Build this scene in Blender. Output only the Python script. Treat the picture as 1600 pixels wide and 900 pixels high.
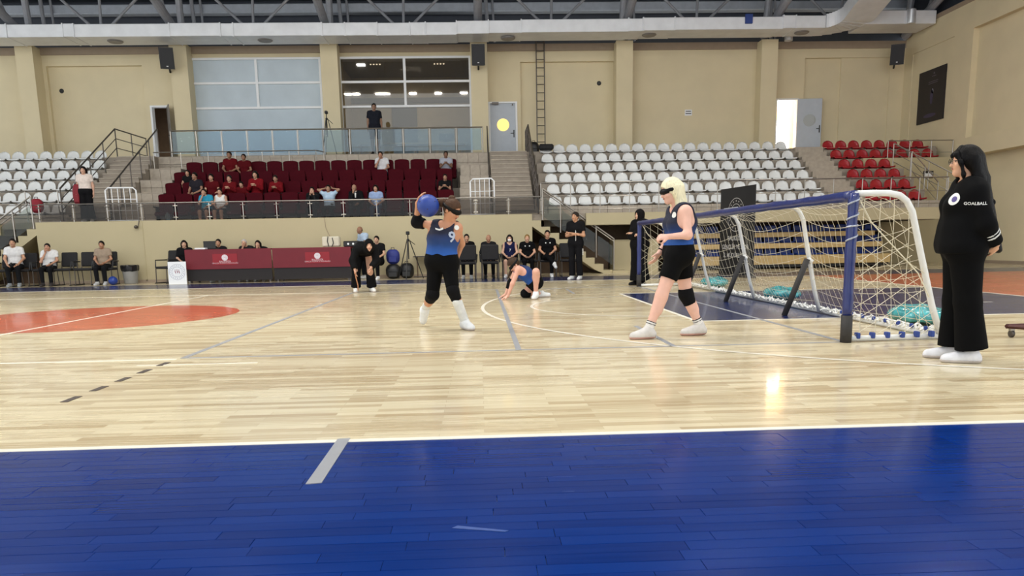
import bpy, math, random
import numpy as np
from mathutils import Matrix, Vector
random.seed(7)
PI = math.pi
S = bpy.context.scene
COL = S.collection
for o in list(bpy.data.objects):
    bpy.data.objects.remove(o)

# ------------------------------------------------------------------ camera
cd = bpy.data.cameras.new('camera'); cam = bpy.data.objects.new('camera', cd); COL.objects.link(cam)
cd.sensor_fit = 'HORIZONTAL'; cd.sensor_width = 36.0
cd.lens = 1160.53 / 1600 * 36
cd.shift_y = (570.61 - 450) / 1600
cd.clip_end = 200
_r = Vector((0.99890662, -0.04296462, -0.01842854)); _u = Vector((0.02514156, 0.16136394, 0.98657467)); _w = Vector((0.0394141, 0.98595929, -0.16226771))
cam.matrix_world = Matrix(((_r.x, _u.x, -_w.x, 0), (_r.y, _u.y, -_w.y, 0), (_r.z, _u.z, -_w.z, 0.958), (0, 0, 0, 1)))
S.camera = cam

# ------------------------------------------------------------------ daylight from the open, glazed end of the hall behind the camera
wd = bpy.data.worlds.new('world'); S.world = wd; wd.use_nodes = True
wd.node_tree.nodes['Background'].inputs[0].default_value = (0.93, 0.97, 1.0, 1)
wd.node_tree.nodes['Background'].inputs[1].default_value = 1.45
S.view_settings.view_transform = 'Standard'; S.view_settings.look = 'None'
S.view_settings.gamma = 1.0; S.view_settings.use_curve_mapping = False
S.view_settings.exposure = 0.25
LAMP_W = 150.0      # watts of one hall lamp
LAMP_Z = 10.4
# court lamps reflect in the press room glass; near row added to brighten floor
LAMPS = [(x, 9.95) for x in (-12.4, -8.0, -7.49, -6.07, -5.63, -3.96, -2.36, -0.75, 3.6, 7.6, 11.6)] + [(x, 17.6) for x in (-12, -6, 0, 6, 12)] + [(x, 2.6) for x in (-12.5, 1.2, 4.6, 8.0)]
for i, (lx, ly) in enumerate(LAMPS):
    ld = bpy.data.lights.new('hall_lamp_light', 'AREA'); ld.shape = 'RECTANGLE'; ld.size = 0.42; ld.size_y = 0.34
    ld.energy = LAMP_W * (0.65 if ly > 15 else 1.0); ld.color = (1.0, 0.97, 0.92)
    lo = bpy.data.objects.new('hall_lamp_light', ld); COL.objects.link(lo); lo.location = (lx, ly, LAMP_Z - 0.06)
    lo['kind'] = 'helper'

# ------------------------------------------------------------------ helpers
def srgb(c):
    if isinstance(c, str):
        c = c.lstrip('#'); c = [int(c[i:i+2], 16) / 255 for i in (0, 2, 4)]
    return tuple(x / 12.92 if x <= 0.04045 else ((x + 0.055) / 1.055) ** 2.4 for x in c)
MATS = {}
def mat(name, col, rough=0.6, metal=0.0, var=0.06, scale=6.0, bump=0.0, spec=0.5, emit=0.0, coat=0.0):
    if name in MATS: return MATS[name]
    m = bpy.data.materials.new(name); m.use_nodes = True; nt = m.node_tree; b = nt.nodes['Principled BSDF']
    c = srgb(col)
    b.inputs['Roughness'].default_value = rough; b.inputs['Metallic'].default_value = metal
    b.inputs['Specular IOR Level'].default_value = spec; b.inputs['Coat Weight'].default_value = coat
    tc = nt.nodes.new('ShaderNodeTexCoord'); nz = nt.nodes.new('ShaderNodeTexNoise'); nz.inputs['Scale'].default_value = scale; nz.inputs['Detail'].default_value = 3
    nt.links.new(tc.outputs['Object'], nz.inputs['Vector'])
    rp = nt.nodes.new('ShaderNodeValToRGB'); nt.links.new(nz.outputs['Fac'], rp.inputs['Fac'])
    rp.color_ramp.elements[0].position = 0.3; rp.color_ramp.elements[1].position = 0.7
    rp.color_ramp.elements[0].color = tuple(x * (1 - var) for x in c) + (1,)
    rp.color_ramp.elements[1].color = tuple(min(1, x * (1 + var)) for x in c) + (1,)
    nt.links.new(rp.outputs['Color'], b.inputs['Base Color'])
    if bump:
        bp = nt.nodes.new('ShaderNodeBump'); bp.inputs['Strength'].default_value = bump; bp.inputs['Distance'].default_value = 0.01
        nt.links.new(nz.outputs['Fac'], bp.inputs['Height']); nt.links.new(bp.outputs['Normal'], b.inputs['Normal'])
    if emit:
        b.inputs['Emission Color'].default_value = c + (1,); b.inputs['Emission Strength'].default_value = emit
    MATS[name] = m; return m
def glass(name, tint, gloss=0.12, haze=0.0, rough=0.02):
    """thin pane: tinted see-through, a little mirror, a little pale diffuse haze"""
    if name in MATS: return MATS[name]
    m = bpy.data.materials.new(name); m.use_nodes = True; nt = m.node_tree; nt.nodes.clear()
    out = nt.nodes.new('ShaderNodeOutputMaterial'); tr = nt.nodes.new('ShaderNodeBsdfTransparent'); tr.inputs[0].default_value = srgb(tint) + (1,)
    gl = nt.nodes.new('ShaderNodeBsdfGlossy'); gl.inputs['Roughness'].default_value = rough
    df = nt.nodes.new('ShaderNodeBsdfDiffuse'); df.inputs[0].default_value = srgb('#c9d6de') + (1,)
    lw = nt.nodes.new('ShaderNodeFresnel'); lw.inputs['IOR'].default_value = 1.3
    ad = nt.nodes.new('ShaderNodeMath'); ad.operation = 'ADD'; ad.inputs[1].default_value = gloss; ad.use_clamp = True
    nt.links.new(lw.outputs[0], ad.inputs[0])
    m1 = nt.nodes.new('ShaderNodeMixShader'); m1.inputs[0].default_value = haze
    m2 = nt.nodes.new('ShaderNodeMixShader')
    nt.links.new(tr.outputs[0], m1.inputs[1]); nt.links.new(df.outputs[0], m1.inputs[2])
    nt.links.new(ad.outputs[0], m2.inputs[0]); nt.links.new(m1.outputs[0], m2.inputs[1]); nt.links.new(gl.outputs[0], m2.inputs[2])
    nt.links.new(m2.outputs[0], out.inputs[0]); MATS[name] = m; return m
def plank_mat(name, light, dark, rough, var, gloss_coat=0.3, spec=0.5, width=0.07, length=0.9, offs=0.0, obj_random=False, lines=0.25, rvar=0.1):
    """strip parquet running along X (world metres): colour per strip, fine grain, recessed joints"""
    m = bpy.data.materials.new(name); m.use_nodes = True; nt = m.node_tree; b = nt.nodes['Principled BSDF']; L = nt.links
    ge = nt.nodes.new('ShaderNodeNewGeometry')
    br = nt.nodes.new('ShaderNodeTexBrick'); br.offset = 0.37; br.offset_frequency = 2; br.squash = 1
    br.inputs['Scale'].default_value = 1.0; br.inputs['Brick Width'].default_value = length; br.inputs['Row Height'].default_value = width
    br.inputs['Mortar Size'].default_value = 0.0016; br.inputs['Mortar Smooth'].default_value = 0.3; br.inputs['Bias'].default_value = 0.0
    br.inputs['Color1'].default_value = (0, 0, 0, 1); br.inputs['Color2'].default_value = (1, 1, 1, 1); br.inputs['Mortar'].default_value = (0.5, 0.5, 0.5, 1)
    mp = nt.nodes.new('ShaderNodeMapping'); mp.inputs['Location'].default_value = (offs, offs * 0.3, 0); L.new(ge.outputs['Position'], mp.inputs['Vector']); L.new(mp.outputs[0], br.inputs['Vector'])
    g = nt.nodes.new('ShaderNodeMapping'); g.inputs['Scale'].default_value = (1.6, 34, 1); L.new(ge.outputs['Position'], g.inputs['Vector'])
    nz = nt.nodes.new('ShaderNodeTexNoise'); nz.inputs['Scale'].default_value = 1.3; nz.inputs['Detail'].default_value = 4; L.new(g.outputs[0], nz.inputs['Vector'])
    n2 = nt.nodes.new('ShaderNodeTexNoise'); n2.inputs['Scale'].default_value = 0.5; L.new(ge.outputs['Position'], n2.inputs['Vector'])
    def mth(op, a, bb, clamp=False):
        x = nt.nodes.new('ShaderNodeMath'); x.operation = op; x.use_clamp = clamp
        for i, v in enumerate((a, bb)):
            if isinstance(v, (int, float)): x.inputs[i].default_value = v
            else: L.new(v, x.inputs[i])
        return x.outputs[0]
    sp = nt.nodes.new('ShaderNodeSeparateColor'); L.new(br.outputs['Color'], sp.inputs[0])
    base = sp.outputs[0]
    if obj_random:
        oi = nt.nodes.new('ShaderNodeObjectInfo'); base = oi.outputs['Random']
    t = mth('ADD', mth('MULTIPLY', base, 0.45), mth('MULTIPLY', nz.outputs['Fac'], 0.55), True)
    rp = nt.nodes.new('ShaderNodeValToRGB'); L.new(t, rp.inputs['Fac'])
    e = rp.color_ramp.elements; e[0].position = 0.12; e[1].position = 0.62; e[0].color = srgb(dark) + (1,); e[1].color = srgb(light) + (1,)
    mx = nt.nodes.new('ShaderNodeMix'); mx.data_type = 'RGBA'; mx.blend_type = 'MULTIPLY'
    fac = 0.0 if obj_random else lines
    L.new(mth('MULTIPLY', br.outputs['Fac'], fac), mx.inputs['Factor'])
    L.new(rp.outputs['Color'], mx.inputs['A']); mx.inputs['B'].default_value = (0.25, 0.2, 0.16, 1)
    L.new(mx.outputs['Result'], b.inputs['Base Color'])
    L.new(mth('ADD', mth('MULTIPLY', n2.outputs['Fac'], rvar), mth('ADD', mth('MULTIPLY', nz.outputs['Fac'], rvar * 0.6), rough - rvar * 0.8), True), b.inputs['Roughness'])
    b.inputs['Specular IOR Level'].default_value = spec; b.inputs['Coat Weight'].default_value = gloss_coat; b.inputs['Coat Roughness'].default_value = 0.07
    bu = nt.nodes.new('ShaderNodeBump'); bu.inputs['Strength'].default_value = 0.12; bu.inputs['Distance'].default_value = 0.002
    L.new(nz.outputs['Fac'], bu.inputs['Height']); L.new(bu.outputs[0], b.inputs['Normal'])
    return m

class MB:
    """collects simple shapes into one mesh"""
    def __init__(s): s.v = []; s.f = []; s.mi = []; s.cur = 0
    def add(s, vs, fs):
        n = len(s.v); s.v += [tuple(p) for p in vs]; s.f += [tuple(i + n for i in f) for f in fs]; s.mi += [s.cur] * len(fs); return s
    def box(s, x0, x1, y0, y1, z0, z1):
        return s.add([(x0,y0,z0),(x1,y0,z0),(x1,y1,z0),(x0,y1,z0),(x0,y0,z1),(x1,y0,z1),(x1,y1,z1),(x0,y1,z1)],
                     [(0,3,2,1),(4,5,6,7),(0,1,5,4),(1,2,6,5),(2,3,7,6),(3,0,4,7)])
    def rbox(s, x0, x1, y0, y1, z0, z1, b=0.01):
        """box with chamfered edges"""
        b = min(b, (x1-x0)*.45, (y1-y0)*.45, (z1-z0)*.45)
        cx, cy, cz = (x0+x1)/2, (y0+y1)/2, (z0+z1)/2; hx, hy, hz = (x1-x0)/2, (y1-y0)/2, (z1-z0)/2
        vs = []; idx = {}
        for sx in (-1,1):
            for sy in (-1,1):
                for sz in (-1,1):
                    for a in range(3):
                        h = [hx-b, hy-b, hz-b]; h[a] += b
                        idx[(sx,sy,sz,a)] = len(vs); vs.append((cx+sx*h[0], cy+sy*h[1], cz+sz*h[2]))
        fs = []
        for a in range(3):
            for sg in (-1,1):
                o = [i for i in range(3) if i != a]; q = []
                for (p, r) in ((-1,-1),(1,-1),(1,1),(-1,1)):
                    k = [0,0,0]; k[a] = sg; k[o[0]] = p; k[o[1]] = r; q.append(idx[tuple(k)+(a,)])
                fs.append(tuple(q))
        for a in range(3):
            o = [i for i in range(3) if i != a]
            for p in (-1,1):
                for r in (-1,1):
                    k0 = [0,0,0]; k1 = [0,0,0]; k0[a] = -1; k1[a] = 1
                    for k in (k0,k1): k[o[0]] = p; k[o[1]] = r
                    fs.append((idx[tuple(k0)+(o[0],)], idx[tuple(k1)+(o[0],)], idx[tuple(k1)+(o[1],)], idx[tuple(k0)+(o[1],)]))
        for sx in (-1,1):
            for sy in (-1,1):
                for sz in (-1,1): fs.append(tuple(idx[(sx,sy,sz,a)] for a in range(3)))
        return s.add(vs, fs)
    def prism(s, poly, axis, a0, a1):
        """extrude a 2-D polygon along axis ('x': poly=(y,z); 'y': poly=(x,z); 'z': poly=(x,y))"""
        def P(p, a): return (a, p[0], p[1]) if axis == 'x' else (p[0], a, p[1]) if axis == 'y' else (p[0], p[1], a)
        n = len(poly); vs = [P(p, a0) for p in poly] + [P(p, a1) for p in poly]
        return s.add(vs, [tuple(range(n))[::-1], tuple(range(n, 2*n))] + [(i, (i+1) % n, n+(i+1) % n, n+i) for i in range(n)])
    def tube(s, pts, r, n=8, closed=False, radii=None):
        pts = [Vector(p) for p in pts]; m = len(pts); ring = []
        prev = None
        for i, p in enumerate(pts):
            if closed: d = (pts[(i+1) % m] - pts[i-1]).normalized()
            else: d = ((pts[i+1] if i < m-1 else p) - (pts[i-1] if i else p)).normalized()
            if prev is None:
                a = d.cross(Vector((0,0,1)));
                if a.length < 1e-3: a = d.cross(Vector((0,1,0)))
            else: a = prev - d * prev.dot(d)
            a.normalize(); prev = a; b = d.cross(a); rr = radii[i] if radii else r
            ring.append([p + a*(rr*math.cos(2*PI*k/n)) + b*(rr*math.sin(2*PI*k/n)) for k in range(n)])
        vs = [q for rg in ring for q in rg]; fs = []
        for i in range(m if closed else m-1):
            j = (i+1) % m
            for k in range(n): fs.append((i*n+k, i*n+(k+1) % n, j*n+(k+1) % n, j*n+k))
        if not closed: fs += [tuple(range(n))[::-1], tuple((m-1)*n+k for k in range(n))]
        return s.add(vs, fs)
    def lathe(s, c, prof, n=20, axis='z'):
        vs = []; fs = []
        for (r, h) in prof:
            for k in range(n):
                a = 2*PI*k/n
                p = (r*math.cos(a), r*math.sin(a), h)
                if axis == 'y': p = (p[0], h, p[1])
                if axis == 'x': p = (h, p[0], p[1])
                vs.append((c[0]+p[0], c[1]+p[1], c[2]+p[2]))
        m = len(prof)
        for i in range(m-1):
            for k in range(n): fs.append((i*n+k, i*n+(k+1) % n, (i+1)*n+(k+1) % n, (i+1)*n+k))
        fs += [tuple(range(n))[::-1], tuple((m-1)*n+k for k in range(n))]
        return s.add(vs, fs)
    def ball(s, c, r, n=16, m=10):
        rr = r if isinstance(r, (tuple, list)) else (r, r, r); vs = [(c[0], c[1], c[2]-rr[2])]; fs = []
        for i in range(1, m):
            t = PI*i/m
            for k in range(n): vs.append((c[0]+rr[0]*math.sin(t)*math.cos(2*PI*k/n), c[1]+rr[1]*math.sin(t)*math.sin(2*PI*k/n), c[2]-rr[2]*math.cos(t)))
        vs.append((c[0], c[1], c[2]+rr[2])); e = len(vs)-1
        for k in range(n): fs.append((0, 1+(k+1) % n, 1+k)); fs.append((e, e-n+k, e-n+(k+1) % n))
        for i in range(m-2):
            for k in range(n): fs.append((1+i*n+k, 1+i*n+(k+1) % n, 1+(i+1)*n+(k+1) % n, 1+(i+1)*n+k))
        return s.add(vs, fs)
    def build(s, name, m, parent=None, loc=(0,0,0), smooth=False, rot=None):
        me = bpy.data.meshes.new(name)
        me.from_pydata([(p[0]-loc[0], p[1]-loc[1], p[2]-loc[2]) for p in s.v], [], s.f)
        for q in (m if isinstance(m, (list, tuple)) else [m]): me.materials.append(q)
        if any(s.mi): me.polygons.foreach_set('material_index', s.mi)
        if smooth: me.polygons.foreach_set('use_smooth', [True]*len(me.polygons))
        me.update()
        return link(name, me, parent, loc)
def link(name, me, parent=None, loc=(0,0,0)):
    o = bpy.data.objects.new(name, me); COL.objects.link(o); o.location = loc
    if parent is not None: setp(o, parent)
    return o
def wmat(o):
    m = Matrix.LocRotScale(o.location, o.rotation_euler, o.scale)
    return wmat(o.parent) @ o.matrix_parent_inverse @ m if o.parent else m
def setp(o, parent):
    inv = wmat(parent).inverted(); o.parent = parent; o.matrix_parent_inverse = inv
def tag(o, label=None, cat=None, group=None, kind=None):
    if label: o['label'] = label
    if cat: o['category'] = cat
    if group: o['group'] = group
    if kind: o['kind'] = kind
    return o
def thing(name, loc, label, cat, group=None, rz=0):
    o = bpy.data.objects.new(name, None); COL.objects.link(o); o.location = loc; o.rotation_euler = (0, 0, rz); o.empty_display_size = 0.1
    return tag(o, label, cat, group)
def struct(o): o['kind'] = 'structure'; return o
def kids(o): return [c for c in bpy.data.objects if c.parent == o]
def dup(root, loc, rz=None, label=None, group=None, tree=None):
    r = root.copy(); COL.objects.link(r); r.location = loc
    if rz is not None: r.rotation_euler = (0, 0, rz)
    tag(r, label, None, group)
    for ch, subs in tree:
        c = ch.copy(); COL.objects.link(c); c.parent = r
        for g in subs:
            d = g.copy(); COL.objects.link(d); d.parent = c
    return r
def tree_of(root): return [(c, kids(c)) for c in kids(root)]
def text_mesh(body, size, extrude=0.0, align='CENTER', bold=0.0):
    """flat lettering in the XY plane -> (verts, faces)"""
    cu = bpy.data.curves.new('t', 'FONT'); cu.body = body; cu.size = size; cu.align_x = align; cu.align_y = 'CENTER'; cu.extrude = extrude; cu.offset = bold; cu.resolution_u = 2
    ob = bpy.data.objects.new('t', cu); COL.objects.link(ob)
    dg = bpy.context.evaluated_depsgraph_get(); me = bpy.data.meshes.new_from_object(ob.evaluated_get(dg))
    v = [tuple(p.co) for p in me.vertices]; f = [tuple(p.vertices) for p in me.polygons]
    bpy.data.objects.remove(ob); bpy.data.curves.remove(cu); bpy.data.meshes.remove(me)
    return v, f
ORD = ['first', 'second', 'third', 'fourth', 'fifth', 'sixth', 'seventh', 'eighth', 'ninth', 'tenth', 'eleventh', 'twelfth', 'thirteenth', 'fourteenth', 'fifteenth', 'sixteenth', 'seventeenth', 'eighteenth', 'nineteenth', 'twentieth']

M_wall = mat('beige_plaster', '#d8cba9', 0.75, var=0.035, scale=1.2, bump=0.03)
M_cream = mat('cream_paint', '#b5a987', 0.6, var=0.03, scale=1.0)
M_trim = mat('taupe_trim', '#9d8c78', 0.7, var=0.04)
M_white = mat('white_frame', '#e6e8ea', 0.4, var=0.02)
M_steel = mat('brushed_steel', '#a9a49c', 0.32, 0.9, var=0.05, scale=20)
M_darksteel = mat('dark_steel', '#5b5550', 0.4, 0.7, var=0.05)
M_tile = mat('grey_stone_tile', '#a89d8e', 0.55, var=0.10, scale=9, bump=0.03)
M_conc = mat('grey_concrete', '#948a7d', 0.7, var=0.10, scale=4, bump=0.05)
M_joint = mat('dark_joint', '#6f675d', 0.8)
M_dark = mat('slate_panel', '#3a3f4a', 0.6, var=0.08, scale=3)
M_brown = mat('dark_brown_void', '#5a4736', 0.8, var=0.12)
M_black = mat('black_plastic', '#151516', 0.45, var=0.1)
M_wood = mat('varnished_wood', '#c4a872', 0.45, var=0.10, scale=5)
M_blue = mat('blue_plastic', '#1a3a86', 0.4, var=0.08)
M_line = mat('white_line_paint', '#e9e4d6', 0.3, var=0.03)
M_tape = mat('grey_tape', '#8d8f94', 0.5, var=0.05)
M_duct = mat('galvanised_sheet', '#e6e9ed', 0.45, 0.15, var=0.06, scale=2.5)
# ================================================================== FLOOR
M_parquet = plank_mat('maple_parquet', '#dccfae', '#a58c64', 0.27, 0.1, 0.35, length=0.62)
M_bluepaint = plank_mat('blue_court_paint', '#042a6c', '#021f5a', 0.22, 0.1, 0.03, 0.14, lines=0.6, length=0.5, rvar=0.16)
M_blueplank = plank_mat('blue_painted_strip', '#052d74', '#032260', 0.22, 0.1, 0.03, 0.14, obj_random=True, rvar=0.2)
M_bluegrey = plank_mat('blue_key_paint', '#18285a', '#12204c', 0.26, 0.1, 0.25, 0.5, lines=0.4)
M_orange = plank_mat('orange_court_paint', '#c75a38', '#a9482b', 0.28, 0.1, 0.35, lines=0.5)
fl = MB(); fl.box(-26, 19, 3.60, 26, -0.08, 0.0); fl.box(-26, 19, -6, 3.60, -0.08, -0.012)
floor = struct(fl.build('floor', M_parquet))
def paint(name, poly, m, z=0.0015, label=None):
    o = MB().prism(poly, 'z', 0.0, z).build(name, m, floor)
    if label: o['label'] = label
    return o
def hline(x0, x1, y, w, m, name='court_line'): return paint(name, [(x0, y-w/2), (x1, y-w/2), (x1, y+w/2), (x0, y+w/2)], m, 0.0022)
def vline(x, y0, y1, w, m, name='court_line'): return paint(name, [(x-w/2, y0), (x+w/2, y0), (x+w/2, y1), (x-w/2, y1)], m, 0.0026)
def ring(cx, cy, r, w, a0, a1, n, m, z=0.0022):
    b = MB(); pts = [(cx+math.cos(a0+(a1-a0)*i/n)*rr, cy+math.sin(a0+(a1-a0)*i/n)*rr) for rr in (r-w/2, r+w/2) for i in range(n+1)]
    vs = [(p[0], p[1], z) for p in pts]; fs = [(i, n+1+i, n+2+i, i+1) for i in range(n)]
    return b.add(vs, fs).build('court_line', m, floor)
circ = lambda cx, cy, r, n=64: [(cx+r*math.cos(2*PI*i/n), cy+r*math.sin(2*PI*i/n)) for i in range(n)]
paint('centre_circle', circ(-5.66, 11.1, 2.0), M_orange, label='orange painted centre circle')
paint('key_area', [(2.56, 8.70), (8.36, 8.70), (8.36, 13.6), (2.56, 13.6)], M_bluegrey, label='dark blue painted key under the goal')
paint('sideline_strip', [(-26, 18.70), (19, 18.70), (19, 20.9), (-26, 20.9)], M_bluegrey)
paint('end_zone', [(8.45, 6.0), (17.05, 6.0), (17.05, 18.70), (8.45, 18.70)], M_orange)
hline(-26, 19, 3.625, 0.05, M_line, 'border_line'); hline(-20, 8.4, 18.66, 0.05, M_line)
for a in ((2.56, 8.40, 8.70), (2.56, 8.40, 13.6)): hline(a[0], a[1], a[2], 0.05, M_line)
vline(2.56, 8.70, 13.6, 0.05, M_line); vline(8.40, 3.65, 18.65, 0.05, M_line)
hline(6.6, 7.3, 10.32, 0.045, M_line)
ring(6.77, 11.15, 6.75, 0.05, PI*0.615, PI*1.385, 90, M_line)
ring(2.56, 11.15, 1.8, 0.045, PI*0.5, PI*1.5, 40, M_line)
vline(-5.66, 6.65, 15.65, 0.05, M_line); hline(-14.66, -2.7, 6.60, 0.05, M_line); hline(-14.66, -2.7, 15.75, 0.05, M_line)
hline(-2.9, -1.9, 6.28, 0.03, M_line)
for x in (-2.66, 0.33): vline(x, 6.64, 15.6, 0.052, M_tape)
vline(1.75, 6.64, 8.35, 0.05, M_tape); hline(-2.66, 3.36, 6.66, 0.04, M_tape); hline(-2.66, 3.36, 15.65, 0.04, M_tape)
vline(3.34, 6.64, 15.65, 0.05, M_tape)
M_dash = mat('dark_brown_tape', '#3c3029', 0.6)
for k in range(5): vline(-2.70, 4.80+k*0.36, 4.98+k*0.36, 0.05, M_dash, 'dash_mark')
paint('tape_mark', [(1.72, 13.9), (1.77, 13.9), (1.79, 15.3), (1.74, 15.3)], M_tape, 0.0026)
paint('tape_mark', [(1.05, 13.2), (1.10, 13.2), (1.10, 14.6), (1.05, 14.6)], M_line, 0.0026)
paint('tape_strip', [(-0.735, 2.95), (-0.672, 2.96), (-0.676, 3.67), (-0.738, 3.66)], M_tape, 0.0032)
paint('tape_scrap', [(-0.12, 2.42), (0.06, 2.37), (0.075, 2.38), (-0.10, 2.44)], mat('faded_tape', '#23478a', 0.5), 0.002)
# the near strip of blue painted boards: board by board where they can be told apart
W = 0.0712; rng = random.Random(3)
proto = {}
def plank_mesh(L):
    if L not in proto:
        b = MB().rbox(-L/2+0.0005, L/2-0.0005, -W/2+0.0004, W/2-0.0004, -0.011, 0, 0.0011)
        me = bpy.data.meshes.new('plank'); me.from_pydata(b.v, [], b.f); me.materials.append(M_blueplank); me.update(); proto[L] = me
    return proto[L]
cand = []; rest = MB()
row = 0; y = 3.60 - W/2
while y > -1.5:
    x = -16 - rng.random()*0.5
    while x < 16:
        L = rng.choice((0.42, 0.5, 0.5, 0.58))
        cx = x + L/2
        if y > 1.72 and -(0.30+0.78*y) < cx < (0.42+0.84*y): cand.append((cx, y, L))
        else:
            rest.box(x+0.0012, x+L-0.0012, y-W/2+0.0008, y+W/2-0.0008, -0.011, -0.0004)
        x += L
    y -= W; row += 1
cand.sort(key=lambda c: c[1])
for i, (cx, cy, L) in enumerate(cand):
    if i < 300:
        o = bpy.data.objects.new('plank', plank_mesh(L)); COL.objects.link(o); o.location = (cx, cy, rng.uniform(-0.0006, 0.0)); o.rotation_euler = (rng.uniform(-.004, .004), rng.uniform(-.0012, .0012), 0); setp(o, floor)
    else: rest.box(cx-L/2+0.0012, cx+L/2-0.0012, cy-W/2+0.0008, cy+W/2-0.0008, -0.011, -0.0004)
o = rest.build('blue_boards', M_bluepaint, floor); o['kind'] = 'stuff'

# ================================================================== BACK WALL
YW = 29.5
wb = MB()
def wp(x0, x1, z0, z1, y=YW): wb.box(x0, x1, y, YW+0.35, z0, z1)
TOP = 8.32
wp(-26, -15.8, 3.4, TOP)
wp(-15.8, -12.34, 7.7, TOP); wp(-15.8, -12.34, 3.4, 7.7, YW+0.13)
wp(-12.34, -12.16, 3.4, TOP); wp(-12.16, -11.5, 6.25, TOP); wp(-11.5, -10.66, 3.4, TOP)
wp(-10.66, -5.76, 7.93, TOP); wp(-10.66, -5.76, 3.4, 4.3); wp(-5.76, -5.10, 3.4, TOP)
wp(-5.10, -0.17, 7.93, TOP); wp(-5.10, -0.17, 3.4, 4.3); wp(-0.17, 0.47, 3.4, TOP)
wp(0.47, 1.55, 6.27, TOP); wp(1.55, 1.70, 3.4, TOP)
wp(1.70, 5.28, 7.7, TOP); wp(1.70, 5.28, 3.4, 7.7, YW+0.13); wp(5.28, 11.56, 3.4, TOP)
wp(11.56, 12.46, 6.27, TOP); wp(12.46, 12.65, 3.4, TOP)
wp(12.65, 16.0, 7.75, TOP); wp(12.65, 14.1, 3.4, 7.75, YW+0.12); wp(14.1, 16.0, 3.4, 7.75, YW+0.06); wp(16.0, 17.2, 3.4, TOP)
wall_back = struct(wb.build('wall_back', M_wall))
YC = 28.95
for i, xc in enumerate((-21.7, -16.24, -10.78, -5.35, 0.14, 5.57, 11.06)):
    MB().box(xc-0.31, xc+0.31, YC, YW, 3.4, 8.30).build('column', M_wall, wall_back)
shade_band = MB().box(-26, 17.2, YW-0.05, YW+0.3, 8.08, 8.34).build('wall_top_band', M_trim, wall_back)  # darker band: the duct's shade on the wall top put into colour
for x, z, nm in ((-15.4, 6.85, 0), (4.72, 6.93, 1)):
    MB().lathe((x, YW+0.125, z), [(0.075, 0.02), (0.085, 0.0), (0.07, -0.02), (0.06, -0.005)], 16, 'y').build('vent_hole', M_black, wall_back)
MB().rbox(8.02, 8.30, YW-0.012, YW, 5.68, 5.90, 0.004).build('wall_notice', M_white, wall_back)
b = MB(); b.box(8.06, 8.26, YW-0.014, YW-0.012, 5.82, 5.85); b.box(8.05, 8.27, YW-0.014, YW-0.012, 5.74, 5.77); b.build('notice_print', M_black, wall_back)

# dark cladding above the wall, eaves beam, roof sheets
ceil_ = MB()
ceil_.add([(-26, -6, 13.4), (19, -6, 13.4), (19, 12, 13.6), (-26, 12, 13.6), (-26, 31, 10.05), (19, 31, 10.05), (-26, -6, 13.5), (19, -6, 13.5), (19, 12, 13.7), (-26, 12, 13.7), (-26, 31, 10.15), (19, 31, 10.15)],
          [(0, 1, 2, 3), (3, 2, 5, 4), (9, 8, 7, 6), (10, 11, 8, 9), (0, 6, 7, 1), (4, 5, 11, 10)])
ceiling = struct(ceil_.build('ceiling', mat('roof_sheet', '#3a3f47', 0.6, var=0.1, scale=1.0)))
MB().box(-26, 17.2, 30.4, 30.6, 8.2, 10.2).build('cladding_panel', M_dark, ceiling)
MB().rbox(-26, 17.2, 29.9, 30.3, 9.62, 9.95, 0.03).build('eaves_beam', mat('light_grey_steel', '#b4bac3', 0.5, 0.2), ceiling)
M_tr = mat('truss_paint', '#9a9ca2', 0.5, 0.1)
bays = [-21.6, -16.1, -10.68, -5.3, 0.14, 5.5, 10.95, 16.4]
for i, xc in enumerate(bays):
    MB().tube([(xc, 29.3, 8.45), (xc, 27.0, 9.25), (xc, 11, 12.2)], 0.15, 12).build('truss_chord', M_tr, ceiling)
    MB().tube([(xc, 29.3, 8.45), (xc+0.06, 29.0, 10.3)], 0.12, 10).build('truss_post', M_tr, ceiling)
    MB().tube([(xc+0.38, 29.6, 8.5), (xc+0.30, 29.6, 10.2)], 0.07, 8).build('truss_post', M_tr, ceiling)
    MB().tube([(xc+0.62, 29.8, 8.5), (xc+0.55, 29.8, 10.2)], 0.045, 8).build('truss_post', M_tr, ceiling)
    MB().tube([(xc, 29.0, 10.4), (xc, 12, 13.3)], 0.12, 10).build('truss_chord', M_tr, ceiling)
    for k in range(5):
        y0 = 28.0-k*3.2; MB().tube([(xc, y0, 8.9+(28-y0)*0.19), (xc, y0-1.6, 10.6+(28-y0)*0.17+.3)], 0.06, 8).build('truss_brace', M_tr, ceiling)
for i in range(len(bays)-1):
    xm = (bays[i]+bays[i+1])/2
    for dx in (-1.75, 0.05, 1.8): MB().tube([(xm+(0.12 if dx > 1 else -0.12 if dx < -1 else 0), 28.9, 8.7), (xm+dx, 28.9, 10.25)], 0.05, 8).build('truss_brace', M_tr, ceiling)
MB().tube([(-25, 28.9, 10.2), (17, 28.9, 10.2)], 0.07, 8).build('purlin', M_tr, ceiling)
for yy, zz in ((26.5, 10.75), (23, 11.4), (19.5, 12.05)): MB().rbox(-25, 17, yy, yy+0.14, zz-0.14, zz+0.10, 0.02).build('purlin', M_tr, ceiling)

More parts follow.
